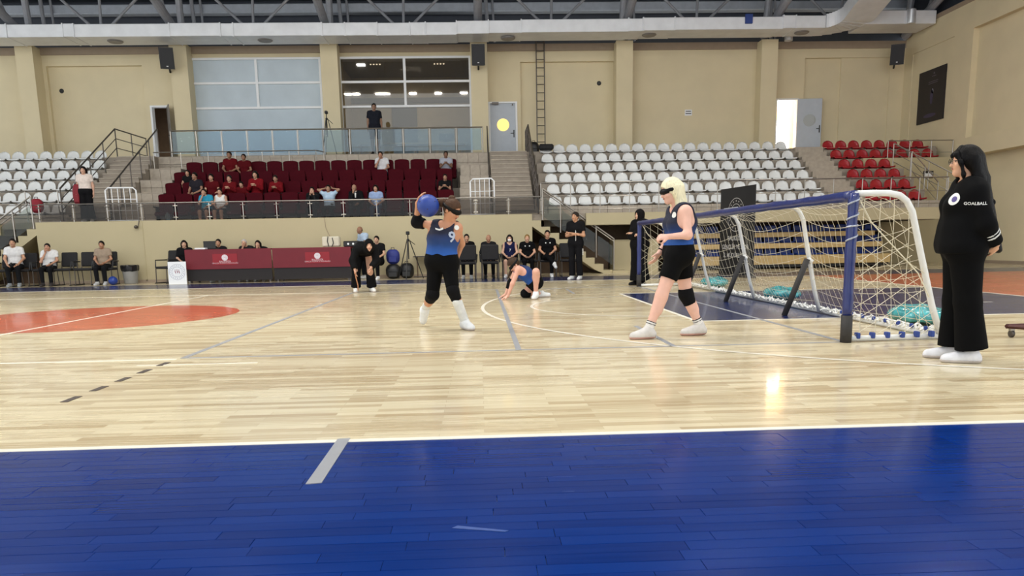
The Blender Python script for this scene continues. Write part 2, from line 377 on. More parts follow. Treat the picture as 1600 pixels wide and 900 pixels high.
# ================================================================== WINDOWS, DOORS
M_pane_dark = glass('press_room_glass', '#e2dfd6', 0.06, 0.0)
M_blind = mat('grey_blue_roller_blind', '#9aa5b2', 0.45, var=0.05, scale=1.5, spec=0.5)
def window(name, x0, x1, z0, z1, mull, zt, low_full, pane, back=None):
    b = MB(); f = 0.075; y0, y1 = YW-0.06, YW+0.06
    b.box(x0, x1, y0, y1, z1-f, z1); b.box(x0, x1, y0, y1, z0, z0+f); b.box(x0, x0+f, y0, y1, z0+f, z1-f); b.box(x1-f, x1, y0, y1, z0+f, z1-f)
    w = struct(b.build(name, M_white))
    for z in zt: MB().box(x0+f, x1-f, y0+0.005, y1, z-0.04, z+0.04).build('transom', M_white, w)
    MB().box(mull-0.045, mull+0.045, y0+0.008, y1, zt[-1]+0.04, z1-f).build('mullion', M_white, w)
    zs = [z1-f] + [z-0.04 for z in zt]; ze = [z+0.04 for z in zt] + [z0+f]
    for i, (a, c) in enumerate(zip(zs, ze)):
        if i < len(zt):
            for (p, q) in ((x0+f, mull-0.045), (mull+0.045, x1-f)): MB().box(p, q, YW, YW+0.012, c, a).build('pane', pane, w)
        else: MB().box(x0+f, x1-f, YW, YW+0.012, c, a).build('pane', pane, w)
    return w
w1 = window('window_1', -10.66, -5.76, 4.28, 7.93, -8.16, (7.03, 6.14), True, mat('frosted_pane', '#bcc9d2', 0.55, var=0.05, scale=1.5))
MB().box(-10.6, -5.8, YW+0.08, YW+0.09, 4.3, 7.9).build('roller_blind', M_blind, w1)
w2 = window('window_2', -5.10, -0.17, 4.28, 7.93, -2.66, (7.03, 6.14), True, M_pane_dark)
# press room behind the second window
M_room = mat('press_room_plaster', '#b0a288', 0.8, var=0.06); M_roomc = mat('press_room_ceiling', '#8f877b', 0.8)
b = MB(); b.box(-5.3, 0.0, 33.4, 33.5, 4.0, 8.1); b.box(-5.4, -5.3, YW+.36, 33.5, 4.0, 8.1); b.box(0.0, 0.1, YW+.36, 33.5, 4.0, 8.1)
press_room = struct(b.build('wall_press_room', M_room))
rl = thing('ceiling_light', (-2.6, 31.4, 7.98), 'ceiling light inside the glazed press room', 'lamp'); [MB().lathe((x0+k*0.12, 30.9, 7.96), [(0.03, 0), (0.03, 0.03)], 12).build('spot', mat('room_light_panel', '#fff2dd', 0.5, emit=1.2), rl) for x0 in (-4.1, -1.6) for k in range(4)]
ld = bpy.data.lights.new('press_room_fill', 'AREA'); ld.size = 0.8; ld.energy = 28; ld.color = (1, 0.92, 0.8); lo = bpy.data.objects.new('press_room_fill', ld); COL.objects.link(lo); lo.location = (-2.6, 31.4, 7.9); lo['kind'] = 'helper'  # unseen fill light added to brighten the press room
MB().box(-5.4, 0.1, YW+.36, 33.5, 8.0, 8.1).build('room_ceiling', M_roomc, press_room)
MB().box(-5.4, 0.1, YW+.36, 33.5, 4.0, 4.1).build('room_floor', M_roomc, press_room)
MB().box(-3.6, -2.55, 33.3, 33.4, 4.1, 6.9).build('room_door', mat('grey_room_door', '#55565c', 0.6), press_room)
MB().box(-5.3, 0.0, 33.25, 33.4, 6.95, 7.15).build('room_beam', mat('room_beam', '#574d41', 0.8), press_room)
b = MB(); b.rbox(-4.9, -0.4, 31.4, 32.0, 5.0, 5.06, .01); b.box(-4.8, -4.74, 31.45, 31.95, 4.1, 5.0); b.box(-.56, -.5, 31.45, 31.95, 4.1, 5.0)
tag(b.build('press_desk', M_wood, loc=(-2.6, 31.7, 4.1)), 'long desk standing inside the glazed press room', 'desk')
b = MB(); b.rbox(-1.55, -0.95, 31.6, 31.66, 5.14, 5.42, .01); b.box(-1.35, -1.15, 31.55, 31.75, 5.06, 5.16)
tag(b.build('monitor', M_black, loc=(-1.25, 31.6, 5.06)), 'black monitor on the desk inside the press room', 'monitor')

def door_leaf(parent, hinge, ang, w, h, m, z0, port=True, glow=None):
    ca, sa = math.cos(ang), math.sin(ang)
    b = MB().rbox(0, w, -0.02, 0.02, 0, h, 0.006); b.v = [(hinge[0]+p[0]*ca-p[1]*sa, hinge[1]+p[0]*sa+p[1]*ca, z0+p[2]) for p in b.v]
    o = b.build('door_leaf', m, parent)
    T = lambda p: (hinge[0]+p[0]*ca-p[1]*sa, hinge[1]+p[0]*sa+p[1]*ca, z0+p[2])
    if port:
        b = MB().lathe((w/2, 0, h*0.62), [(0.20, -0.03), (0.23, -0.03), (0.23, 0.03), (0.20, 0.03)], 24, 'y'); b.v = [T(p) for p in b.v]; b.build('porthole', glow or M_pane_dark, o)
        b = MB(); n = 24
        for k in range(n): pass
        b.tube([(w/2+0.225*math.cos(2*PI*k/n), 0, h*0.62+0.225*math.sin(2*PI*k/n)) for k in range(n)], 0.018, 6, True); b.v = [T(p) for p in b.v]; b.build('porthole_ring', mat('brass_ring', '#b9a676', 0.4, 0.5), o)
    b = MB().tube([(w-0.07, -0.02, h*0.47), (w-0.07, -0.07, h*0.47), (w-0.2, -0.07, h*0.47)], 0.012, 6); b.box(w-0.09, w-0.05, -0.03, 0.03, h*0.40, h*0.53); b.v = [T(p) for p in b.v]; b.build('handle', M_black, o)
    return o
def frame(name, x0, x1, z0, z1, m=None, y0=YW-0.03):
    b = MB(); t = 0.06; b.box(x0-0.01, x0+t, y0, YW+0.2, z0, z1); b.box(x1-t, x1+0.01, y0, YW+0.2, z0, z1); b.box(x0+t, x1-t, y0, YW+0.2, z1-t, z1)
    return struct(b.build(name, m or M_white))
M_door = mat('pale_grey_door', '#b4bcc6', 0.45, var=0.03)
M_glow = mat('lit_room_beyond', '#ffd778', 0.5, emit=0.9)
ZF = 4.12
d1 = frame('door_1', -12.16, -11.48, ZF, 6.27); door_leaf(d1, (-11.55, YW-0.02), -1.12, 0.72, 2.08, mat('dark_grey_door', '#6b6660', 0.5), ZF, port=False)
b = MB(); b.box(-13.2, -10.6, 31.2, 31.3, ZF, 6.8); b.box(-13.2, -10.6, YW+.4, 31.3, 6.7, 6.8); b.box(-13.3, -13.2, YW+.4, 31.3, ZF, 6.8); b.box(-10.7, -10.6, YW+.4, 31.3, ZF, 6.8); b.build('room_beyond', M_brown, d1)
d2 = frame('door_2', 0.47, 1.55, ZF, 6.27); door_leaf(d2, (0.53, YW+0.04), 0.0, 0.96, 2.10, M_door, ZF, glow=M_glow)
b = MB(); b.box(1.36, 1.40, YW-.1, YW-0.03, 6.12, 6.18); b.box(0.6, 0.85, YW-.12, YW-.03, 6.16, 6.24); b.build('door_closer', M_darksteel, d2)
d3 = frame('door_3', 11.56, 12.46, ZF, 6.27); door_leaf(d3, (12.42, YW-0.03), -0.12, 0.92, 2.12, M_door, ZF)
# bright daylight lobby behind the open third door
M_lob = mat('lobby_plaster', '#f3d8a8', 0.7); M_lobglass = mat('lobby_window_daylight', '#ffffff', 0.5, emit=7.0)
b = MB(); b.box(10.6, 13.6, 32.4, 32.5, ZF, 7.2); b.box(10.6, 10.7, YW+.4, 32.4, ZF, 7.2); b.box(13.5, 13.6, YW+.4, 32.4, ZF, 7.2); b.box(10.6, 13.6, YW+.4, 32.4, 7.1, 7.2); b.build('lobby', M_lob, d3)
MB().box(11.2, 13.3, 32.36, 32.4, 4.2, 5.85).build('lobby_window', M_lobglass, d3)
ld = bpy.data.lights.new('lobby_light', 'AREA'); ld.shape = 'RECTANGLE'; ld.size = 2.0; ld.size_y = 1.6; ld.energy = 130; ld.color = (1, 0.93, 0.78)
lo = bpy.data.objects.new('lobby_light', ld); COL.objects.link(lo); lo.location = (12.2, 31.6, 7.0); lo['kind'] = 'helper'

# ================================================================== RIGHT SIDE WALL
XR = 16.56
b = MB(); 
def sp_(y0, y1, z0, z1, x=XR): b.box(x, XR+0.5, y0, y1, z0, z1)
sp_(10, 29.5, 7.72, 8.6); sp_(28.95, 29.5, 3.6, 7.72); sp_(26.45, 28.95, 3.6, 7.72, XR+0.03); sp_(25.45, 26.45, 3.6, 7.72); sp_(10, 25.45, 4.2, 7.72, XR+0.2); sp_(10, 25.45, 3.6, 4.2); 
b.box(XR+0.45, XR+0.9, 10, 29.5, 0, 3.65); b.box(XR, XR+0.5, 25.6, 29.5, 3.2, 3.65)
wall_right = struct(b.build('wall_right', M_wall))
MB().box(XR-0.02, XR+0.5, 10, 29.6, 8.6, 8.75).build('wall_top_band', M_trim, wall_right); MB().box(XR+0.3, XR+0.5, 8, 31, 8.7, 13.6).build('cladding_panel', M_dark, wall_right)
MB().box(XR+.43, XR+.45, 18.0, 22.05, 0, 2.4).build('door_panel', mat('navy_door', '#141c4a', 0.5), wall_right)
MB().box(XR+.43, XR+.45, 22.1, 29.5, 0, 0.10).build('skirting', M_trim, wall_right)
# poster
b = MB().box(XR-0.012, XR+0.03, 26.79, 28.41, 5.05, 6.90)
po = tag(b.build('wall_poster', mat('poster_black', '#15101a', 0.5, var=0.2, scale=2), loc=(XR, 27.6, 5.05)), 'large black poster with faint lettering hanging on the right side wall', 'poster')
M_pg = mat('poster_print_grey', '#5c5666', 0.6); M_pv = mat('poster_print_violet', '#3b3350', 0.6)
def on_poster(name, vs, fs, m):
    q = MB().add([(XR-0.0135, 27.6-p[0], 6.0+p[1]) for p in vs], fs); return q.build(name, m, po)
def disc(cx, cy, rx, ry, n=20): return [(cx+rx*math.cos(2*PI*i/n), cy+ry*math.sin(2*PI*i/n)) for i in range(n)], [tuple(range(n))]
on_poster('print_figure', *disc(0.05, -0.08, 0.09, 0.26), M_pv); on_poster('print_glow', *disc(0.08, 0.12, 0.06, 0.09), mat('poster_print_pale', '#8a8798', 0.6))
on_poster('print_floor', *disc(0.0, -0.72, 0.38, 0.07), M_pv)
for (cx, cy, w, h) in ((0.12, 0.74, 0.05, 0.06), (0.12, 0.64, 0.16, 0.02), (0.10, 0.46, 0.36, 0.02), (0.08, 0.40, 0.34, 0.02)):
    on_poster('print_line', [(cx-w/2*1.6, cy-h/2), (cx+w/2*1.6, cy-h/2), (cx+w/2*1.6, cy+h/2), (cx-w/2*1.6, cy+h/2)], [(0, 1, 2, 3)], M_pg)

# ================================================================== DUCT
duct = thing('air_duct', (0, 28.1, 8.25), 'long silver ventilation duct hanging under the roof along back wall', 'duct')
xs = [-19.5, -15.97, -14.09, -13.72, -10.5, -8.77, -8.33, -5.29, -4.5, -3.38, -2.25, -1.7, -0.62, 0.5, 1.65, 5.45, 5.97, 7.1, 11.0, 11.45, 12.55]
zb = [8.21, 8.215, 8.22, 8.21, 8.21, 8.205, 8.20, 8.195, 8.19, 8.185, 8.18, 8.19, 8.22, 8.24, 8.25, 8.27, 8.285, 8.30, 8.33, 8.33]
for i in range(len(xs)-1):
    z = zb[i]; g = 0.0 if i % 2 else 0.012
    MB().rbox(xs[i]+0.012, xs[i+1]-0.012, 27.6-g, 28.72+g, z, z+0.42+g, 0.015).build('duct_section', M_duct, duct)
    b = MB(); b.box(xs[i]-0.02, xs[i]+0.02, 27.575, 28.74, z-0.012, z+0.445); b.build('flange', M_duct, duct)
for x in (-12.6, -7.4, 1.2, 6.3, 11.9):
    MB().lathe((x, 28.15, 8.19 if x < 3 else 8.27 if x < 8 else 8.31), [(0.10, -0.02), (0.22, -0.03), (0.26, 0.0), (0.26, 0.03)], 24).build('diffuser', mat('diffuser_grey', '#8d8a88', 0.5, 0.3), duct)
# elbow: the duct turns towards the court and a branch runs on to the side wall
n = 7
for k in range(n):
    t0, t1 = k/n*PI/2, (k+1)/n*PI/2; cx, cy = 12.55, 27.2; 
    b = MB(); r0, r1 = 0.4, 1.52
    P = lambda t, r, z: (cx+r*math.sin(t), cy+r*math.cos(t), z)
    z0, z1 = 8.34+k*0.02, 8.80+k*0.02
    b.add([P(t0, r0, z0), P(t1, r0, z0), P(t1, r1, z0), P(t0, r1, z0), P(t0, r0, z1), P(t1, r0, z1), P(t1, r1, z1), P(t0, r1, z1)], [(0, 1, 2, 3), (4, 7, 6, 5), (0, 4, 5, 1), (3, 2, 6, 7), (0, 3, 7, 4), (1, 5, 6, 2)])
    b.build('elbow_section', M_duct, duct)
MB().add([(12.95, 27.2, 8.46), (14.07, 27.2, 8.46), (13.6, 19, 10.6), (12.5, 19, 10.6), (12.95, 27.2, 8.95), (14.07, 27.2, 8.95), (13.6, 19, 11.1), (12.5, 19, 11.1)], [(0, 1, 2, 3), (4, 7, 6, 5), (0, 4, 5, 1), (1, 5, 6, 2), (2, 6, 7, 3), (3, 7, 4, 0)]).build('duct_section', M_duct, duct)
MB().rbox(13.9, 16.5, 27.5, 28.75, 8.42, 8.88, 0.02).build('duct_section', M_duct, duct)
MB().lathe((15.55, 27.48, 8.42), [(0.14, -0.02), (0.16, 0.0), (0.16, 0.46), (0.14, 0.48)], 20).build('damper', mat('bright_sheet', '#dfe3e8', 0.3, 0.6), duct)
b = MB().rbox(9.6, 9.86, 27.52, 27.6, 8.48, 8.80, 0.01)
tag(b.build('blue_cloth', M_blue, loc=(9.73, 27.55, 8.6)), 'small blue cloth stuck on the silver air duct', 'cloth')
MB().lathe((11.85, 29.2, 8.30), [(0.15, 0), (0.15, 0.25)], 16).build('pipe_stub', M_white, duct)

# hall lamps (fixtures for the light sources at the top; the near row is added fill)
M_led = mat('led_face', '#fff6e2', 0.4, emit=26.0)
b = MB().rbox(-0.26, 0.26, -0.22, 0.22, -0.04, 0.06, 0.02)
root = None
for i, (lx, ly) in enumerate(LAMPS):
    lt = thing('hall_lamp', (lx, ly, LAMP_Z), 'square high bay lamp hanging from the hall roof, %s of the %s row' % (ORD[[q for q in LAMPS if q[1] == ly].index((lx, ly))], {9.95: 'middle', 17.6: 'far', 2.6: 'near'}[ly]), 'lamp', 'high bay lamps under the roof')
    if i == 0:
        bx = MB().rbox(-0.26, 0.26, -0.22, 0.22, -0.03, 0.07, 0.02).build('lamp_housing', M_duct); fc = MB().rbox(-0.20, 0.20, -0.16, 0.16, -0.042, -0.03, 0.004).build('lamp_face', M_led)
        hk = MB().tube([(0, 0, 0.07), (0, 0, 2.6)], 0.012, 6).build('hanger', M_darksteel)
    for q in (bx, fc, hk):
        c = q if i == 0 else q.copy()
        if i: COL.objects.link(c)
        c.parent = lt
M_led.cycles.emission_sampling = 'NONE'
# ================================================================== GRANDSTANDS
def tier(parent, x0, x1, y0, y1, z0, z1, m=None, name='tier'): return MB().box(x0, x1, y0, y1, z0, z1).build(name, m or M_conc, parent)
ZD = 1.80    # deck behind the parapets
ROWZ = lambda i: 2.05+0.392*i
ROWY = lambda i: 23.50+0.65*i
# --- shared deck and walkway
def sfloor(name, loc, label, cat=None):
    o = thing(name, loc, label, None); o['kind'] = 'structure'; return o
deck = sfloor('deck_floor', (0, 23, 0), 'grey concrete deck and top walkway of the spectator stands')
tier(deck, -26, -9.98, 22.66, 24.4, 1.62, ZD, name='deck_slab'); tier(deck, -0.60, 14.5, 22.66, 24.4, 1.62, ZD, name='deck_slab'); tier(deck, -9.98, -0.60, 22.66, 24.4, 1.45, 1.62, name='deck_slab'); tier(deck, -26, 16.5, 26.98, 29.5, 1.5, 4.12, name='walkway_slab')
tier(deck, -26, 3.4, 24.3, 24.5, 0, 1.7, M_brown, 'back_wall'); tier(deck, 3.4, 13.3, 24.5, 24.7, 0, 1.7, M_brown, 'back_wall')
# --- right stand
rs = sfloor('stand_floor', (6.6, 25, 1.8), 'stepped concrete stand under the white seats on the right', 'grandstand')
for i in range(6): tier(rs, 2.02, 11.28, ROWY(i), 27.0, 1.45, ROWZ(i))
# --- aisle steps between white and red seats
for k in range(12):
    y = 23.5+k*0.3; tier(rs, 11.28, 12.28, y, 27.0, 1.5, 1.80+(k+1)*0.194, M_tile, 'step')
rr = sfloor('stand_floor', (13.9, 25, 1.8), 'stepped concrete corner stand under the red seats', 'grandstand')
for i in range(6): tier(rr, 12.28, 14.5 if i < 4 else 16.4, ROWY(i), 27.0, 1.45, ROWZ(i))
tier(rr, 13.3, 17.0, 25.9, 26.1, 0, 3.62, M_cream, 'end_wall'); None
# --- left stand
ls = sfloor('stand_floor', (-16, 25, 1.8), 'stepped concrete stand under the white seats on the left', 'grandstand')
for i in range(6): tier(ls, -26, -12.42, ROWY(i), 27.0, 1.45, ROWZ(i))
# --- press stand in the middle
ps = sfloor('stand_floor', (-5.3, 25, 1.8), 'stepped stone clad stand under the burgundy seats', 'grandstand')
PZ = lambda i: 1.62+0.40*i
PY = lambda i: 24.12+0.80*(i-1)
for i in range(1, 4): tier(ps, -9.98, -0.60, PY(i), 27.0, 1.40, PZ(i))
# tile-clad side blocks, each tile a slab of its own
tile_cache = {}
def tile(parent, x0, x1, y, z0, z1):
    k = (round(x1-x0, 3), round(z1-z0, 3))
    if k not in tile_cache:
        w, h = k; b = MB().rbox(-w/2+.004, w/2-.004, -0.02, 0.0, -h/2+.004, h/2-.004, .004); me = bpy.data.meshes.new('tile'); me.from_pydata(b.v, [], b.f); me.materials.append(M_tile); me.update(); tile_cache[k] = me
    o = bpy.data.objects.new('tile', tile_cache[k]); COL.objects.link(o); o.location = ((x0+x1)/2, y, (z0+z1)/2); setp(o, parent)
def tiled_face(parent, x0, x1, y, z0, z1, w, h):
    nx = max(1, round((x1-x0)/w)); nz = max(1, round((z1-z0)/h))
    for a in range(nx):
        for c in range(nz): tile(parent, x0+(x1-x0)*a/nx, x0+(x1-x0)*(a+1)/nx, y, z0+(z1-z0)*c/nz, z0+(z1-z0)*(c+1)/nz)
tiled_face(deck, -11.0, 0.42, 26.975, 3.45, 4.10, 0.385, 0.33)
for (x0, x1) in ((-11.02, -9.98), (-0.60, 0.42)):
    for (y, z0, z1) in ((23.9, 1.8, 2.25), (24.6, 2.25, 2.72), (25.4, 2.72, 3.18), (26.2, 3.18, 3.62)):
        tier(ps, x0, x1, y, 27.0, 1.5, z1, M_joint, 'block'); tiled_face(ps, x0, x1, y-0.002, z0, z1, 0.35, 0.3)
        tier(ps, x0, x1, y-0.02, y+0.75, z1, z1+0.02, M_tile, 'block_top')
# --- flights up to the walkway
def flight(x0, x1, label):
    t = thing('staircase', ((x0+x1)/2, 25, 1.8), label, 'stairs')
    n = 14
    for k in range(n):
        y = 23.15+k*0.275; z = 1.80+(k+1)*(4.12-1.8)/n
        MB().rbox(x0, x1, y-0.02, y+0.31, z-0.04, z, 0.006).build('tread', M_tile, t); MB().box(x0, x1, y, y+0.275, 1.5, z-0.04).build('riser', M_conc, t)
    return t
flight(0.44, 1.72, 'grey stone stairs climbing to the round windowed door'); flight(-12.30, -11.04, 'grey stone stairs on the left climbing to the open dark door')
tier(rs, 1.74, 2.02, 23.5, 27.0, 1.8, 2.3, M_conc, 'kerb'); 

# --- parapet of the press stand, lower stairs to the court
pm = struct(MB().box(-12.86, 1.58, 22.5, 22.66, 0, ZD).build('wall_parapet_middle', M_cream))
MB().tube([(-4.55, 22.49, 1.8), (-4.52, 22.485, 1.5), (-4.40, 22.485, 1.2), (-4.36, 22.48, 0.9)], 0.008, 5).build('cable', M_trim, pm); MB().box(-9.85, -9.82, 22.485, 22.5, 0.05, 1.78).build('conduit', M_cream, pm); MB().box(-12.8, 1.5, 22.485, 22.5, 0, 0.09).build('skirting', M_trim, pm)
pr = struct(MB().box(3.2, 14.45, 22.5, 22.72, 1.45, ZD).build('wall_parapet_right', M_cream)); struct(MB().box(-26, -13.9, 22.5, 22.72, 1.45, ZD).build('wall_parapet_left', M_cream))
b = MB()
for k in range(24): b.box(3.25+k*0.465, 3.25+(k+1)*0.465-0.012, 22.49, 22.52, ZD, 2.03)
b = None
# low grey stone band above the right parapet, slab by slab
for k in range(27): tile(pr, 2.1+k*0.455, 2.1+(k+1)*0.455, 22.95, ZD, 2.03)
MB().box(2.1, 14.45, 22.95, 23.1, ZD, 2.03).build('band_core', M_joint, pr)
def lower_stairs(xa, sgn, label):
    t = thing('staircase', (xa+sgn*1.2, 23, 0), label, 'stairs'); n = 9; tr = 0.268; ri = ZD/(n+0.5)
    und = lambda x: max(0.0, 1.42-0.70*(abs(x-xa)-0.02))
    for k in range(n):
        x0, x1 = xa+sgn*tr*k, xa+sgn*tr*(k+1); z = ZD-ri*(k+1)
        MB().prism([(x0, z), (x1, z), (x1, min(z-.02, und(x1))), (x0, min(z-.01, und(x0)))], 'y', 22.5, 23.7).build('step', M_cream, t)
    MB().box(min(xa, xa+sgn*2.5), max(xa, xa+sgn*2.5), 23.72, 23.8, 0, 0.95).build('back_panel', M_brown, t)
    x0, x1 = xa+sgn*tr*n, xa+sgn*(tr*n+0.45)
    MB().box(min(x0, x1), max(x0, x1), 22.4, 23.7, 0, 0.08).build('landing_slab', M_cream, t)
    return t
lower_stairs(1.58, 1, 'cream stairs going down to the court beside the standing man'); lower_stairs(-12.86, -1, 'cream stairs going down to the court at left edge')
# --- recess under the right stand: low wall, bleachers
struct(MB().box(4.15, 5.55, 23.2, 24.0, 0, 1.0).build('wall_low_recess', M_cream)); MB().tube([(5.25, 23.18, 0.1), (5.25, 23.18, 1.0)], 0.02, 6).build('drain_pipe', M_cream, bpy.data.objects['wall_low_recess'])
b = MB().rbox(5.0, 5.4, 23.6, 23.75, 1.02, 1.42, .01); eb = tag(b.build('electric_box', mat('brown_metal_box', '#6a5540', 0.5), loc=(5.2, 23.7, 1.0)), 'brown electric box on the low wall behind the goal', 'box')
MB().rbox(5.15, 5.22, 23.585, 23.6, 1.2, 1.28, .004).build('lock', M_black, eb)
bl = thing('folding_bleachers', (9.2, 23.5, 0), 'folded wooden bleachers with blue seats in the recess behind the goal', 'bleachers')
for j, (z0, z1) in enumerate(((0.14, 0.42), (0.64, 0.80), (0.99, 1.14))):
    MB().rbox(5.75, 13.0-0.25*j, 23.25+0.05*j, 23.32+0.05*j, z0, z1, 0.008).build('front_board', M_wood, bl)
    MB().box(5.75, 13.0-0.25*j, 23.32+0.05*j, 24.1, z1-0.06, z1-0.02).build('deck_board', M_wood, bl)
    sb = None
    for k in range(15):
        x = 6.0+k*0.47
        if sb is None:
            q = MB(); q.rbox(-0.20, 0.20, -0.05, 0.28, 0, 0.05, .02); q.rbox(-0.20, 0.20, 0.22, 0.28, 0.03, 0.22, .025)
            sb = q.build('seat', M_blue, loc=(0, 0, 0)); sb.location = (x, 23.42+0.05*j, z1+0.0); setp(sb, bl)
        else:
            c = sb.copy(); COL.objects.link(c); c.location = (x, 23.42+0.05*j, z1)
for x in (6.4, 8.6, 10.8, 12.8): MB().box(x-.04, x+.04, 23.5, 24.0, 0, 1.1).build('support', M_darksteel, bl)
MB().box(5.8, 13, 23.36, 23.4, 0.05, 0.14).build('kick_board', M_black, bl)

# ================================================================== SEATS
def shell_mesh(name, m):
    """one-piece stadium shell: rounded back blending into a seat pan with a rolled front lip"""
    b = MB(); nu, nv = 10, 9; vs = []
    prof = [(-0.24, 0.045), (-0.25, 0.075), (-0.20, 0.085), (-0.05, 0.07), (0.06, 0.075), (0.11, 0.11), (0.135, 0.19), (0.15, 0.27), (0.165, 0.335), (0.175, 0.375)]
    for i, (y, z) in enumerate(prof):
        t = max(0, (z-0.15)/0.225) if i > 5 else 0
        half = 0.205 if i < 6 else 0.205*math.sqrt(max(0.02, 1-(t**2.6)*0.98))
        for k in range(nu+1):
            u = -1+2*k/nu; dz = 0.02*abs(u)**3 if i < 5 else 0; dy = -0.035*abs(u)**2.5 if i >= 5 else 0
            vs.append((u*half, y+dy, z+dz))
    n1 = nu+1; m_ = len(prof)
    fs = [(i*n1+k, i*n1+k+1, (i+1)*n1+k+1, (i+1)*n1+k) for i in range(m_-1) for k in range(nu)]
    N = len(vs); vs += [(p[0], p[1]+0.012, p[2]-0.014) for p in vs]; fs += [tuple(q+N for q in f[::-1]) for f in fs]
    edge = [k for k in range(n1)] + [i*n1+nu for i in range(1, m_)] + [(m_-1)*n1+k for k in range(nu-1, -1, -1)] + [i*n1 for i in range(m_-2, 0, -1)]
    for a in range(len(edge)): p, q = edge[a], edge[(a+1) % len(edge)]; fs.append((p, p+N, q+N, q))
    b.add(vs, fs); b.box(-0.10, 0.10, -0.15, 0.08, 0.0, 0.06)
    me = bpy.data.meshes.new(name); me.from_pydata(b.v, [], b.f); me.materials.append(m); me.polygons.foreach_set('use_smooth', [True]*len(me.polygons)); me.update(); return me
ME_w = shell_mesh('stadium_seat', mat('white_seat_plastic', '#dcdedd', 0.38, var=0.03)); ME_r = shell_mesh('stadium_seat_red', mat('red_seat_plastic', '#9c1420', 0.38, var=0.06))
def seat(me, x, i, label, group):
    o = bpy.data.objects.new('stadium_seat', me); COL.objects.link(o); o.location = (x, ROWY(i)+0.28, ROWZ(i)); o.rotation_euler = (0, 0, random.uniform(-.02, .02)); tag(o, label, 'seat', group)
ROWN = ['front', 'second', 'third', 'fourth', 'fifth', 'top']
for i in range(6):
    for k in range(19):
        seat(ME_w, 2.42+0.47*k, i, 'white plastic seat, %s row of the right stand, %s from left' % (ROWN[i], ORD[k]), 'white seats of the right stand')
    for k in range(8 if i > 3 else 4):
        seat(ME_r, 12.60+0.472*k, i, 'red plastic seat, %s row of the corner stand, %s from left' % (ROWN[i], ORD[k]), 'red seats of the corner stand')
    n = (4, 5, 6, 7, 8, 8)[i]+1; xe = (-12.9, -12.86, -12.88, -12.75, -12.78, -13.02)[i]
    for k in range(n):
        seat(ME_w, xe-0.465*k, i, 'white plastic seat, %s row of the left stand, %s from right' % (ROWN[i], ORD[k]), 'white seats of the left stand')
# --- burgundy tip-up seats
M_plush = mat('burgundy_plush', '#420713', 0.8, var=0.10, scale=12, bump=0.05, spec=0.1); M_plushd = mat('seat_shell_dark', '#2b2428', 0.6)
pls = thing('tip_up_seat', (0, 0, 0), 'x', 'seat', 'burgundy seats of the press stand')
def backrest_poly(n=8):
    pts = [(-0.235, 0.40), (0.235, 0.40), (0.245, 0.94)]
    for k in range(n+1):
        a = k/n*PI; pts.append((0.245*math.cos(a)*(1.0), 0.955+0.075*math.sin(a)**0.6))
    pts.append((-0.245, 0.94)); return pts
b = MB().prism(backrest_poly(), 'y', 0.10, 0.19); pb = b.build('backrest', M_plush, pls)
b = MB().prism([(p[0]*0.97, p[1]*0.985) for p in backrest_poly()], 'y', 0.19, 0.215); b.build('back_shell', M_plushd, pb)
MB().rbox(-0.23, 0.23, -0.34, 0.10, 0.34, 0.46, 0.03).build('seat', M_plush, pls)
for s in (-1, 1):
    MB().rbox(s*0.254-0.012, s*0.254+0.012, -0.30, 0.16, 0.60, 0.64, 0.012).build('armrest', M_black, pls); MB().rbox(s*0.254-0.010, s*0.254+0.010, -0.10, 0.12, 0.0, 0.60, 0.008).build('leg', M_plushd, pls)
ptree = tree_of(pls); used = False
PROW = ['front', 'second', 'third', 'back']
for i in range(4):
    n = 17
    for k in range(n):
        x = (-9.62, -9.70, -9.71, -9.58)[i]+0.538*k; y = 23.78+0.8*i
        lab = 'burgundy padded seat, %s row of the press stand, %s from left' % (PROW[i], ORD[k])
        if not used: pls.location = (x, y, PZ(i)); pls['label'] = lab; used = True
        else: dup(pls, (x, y, PZ(i)), None, lab, None, ptree)

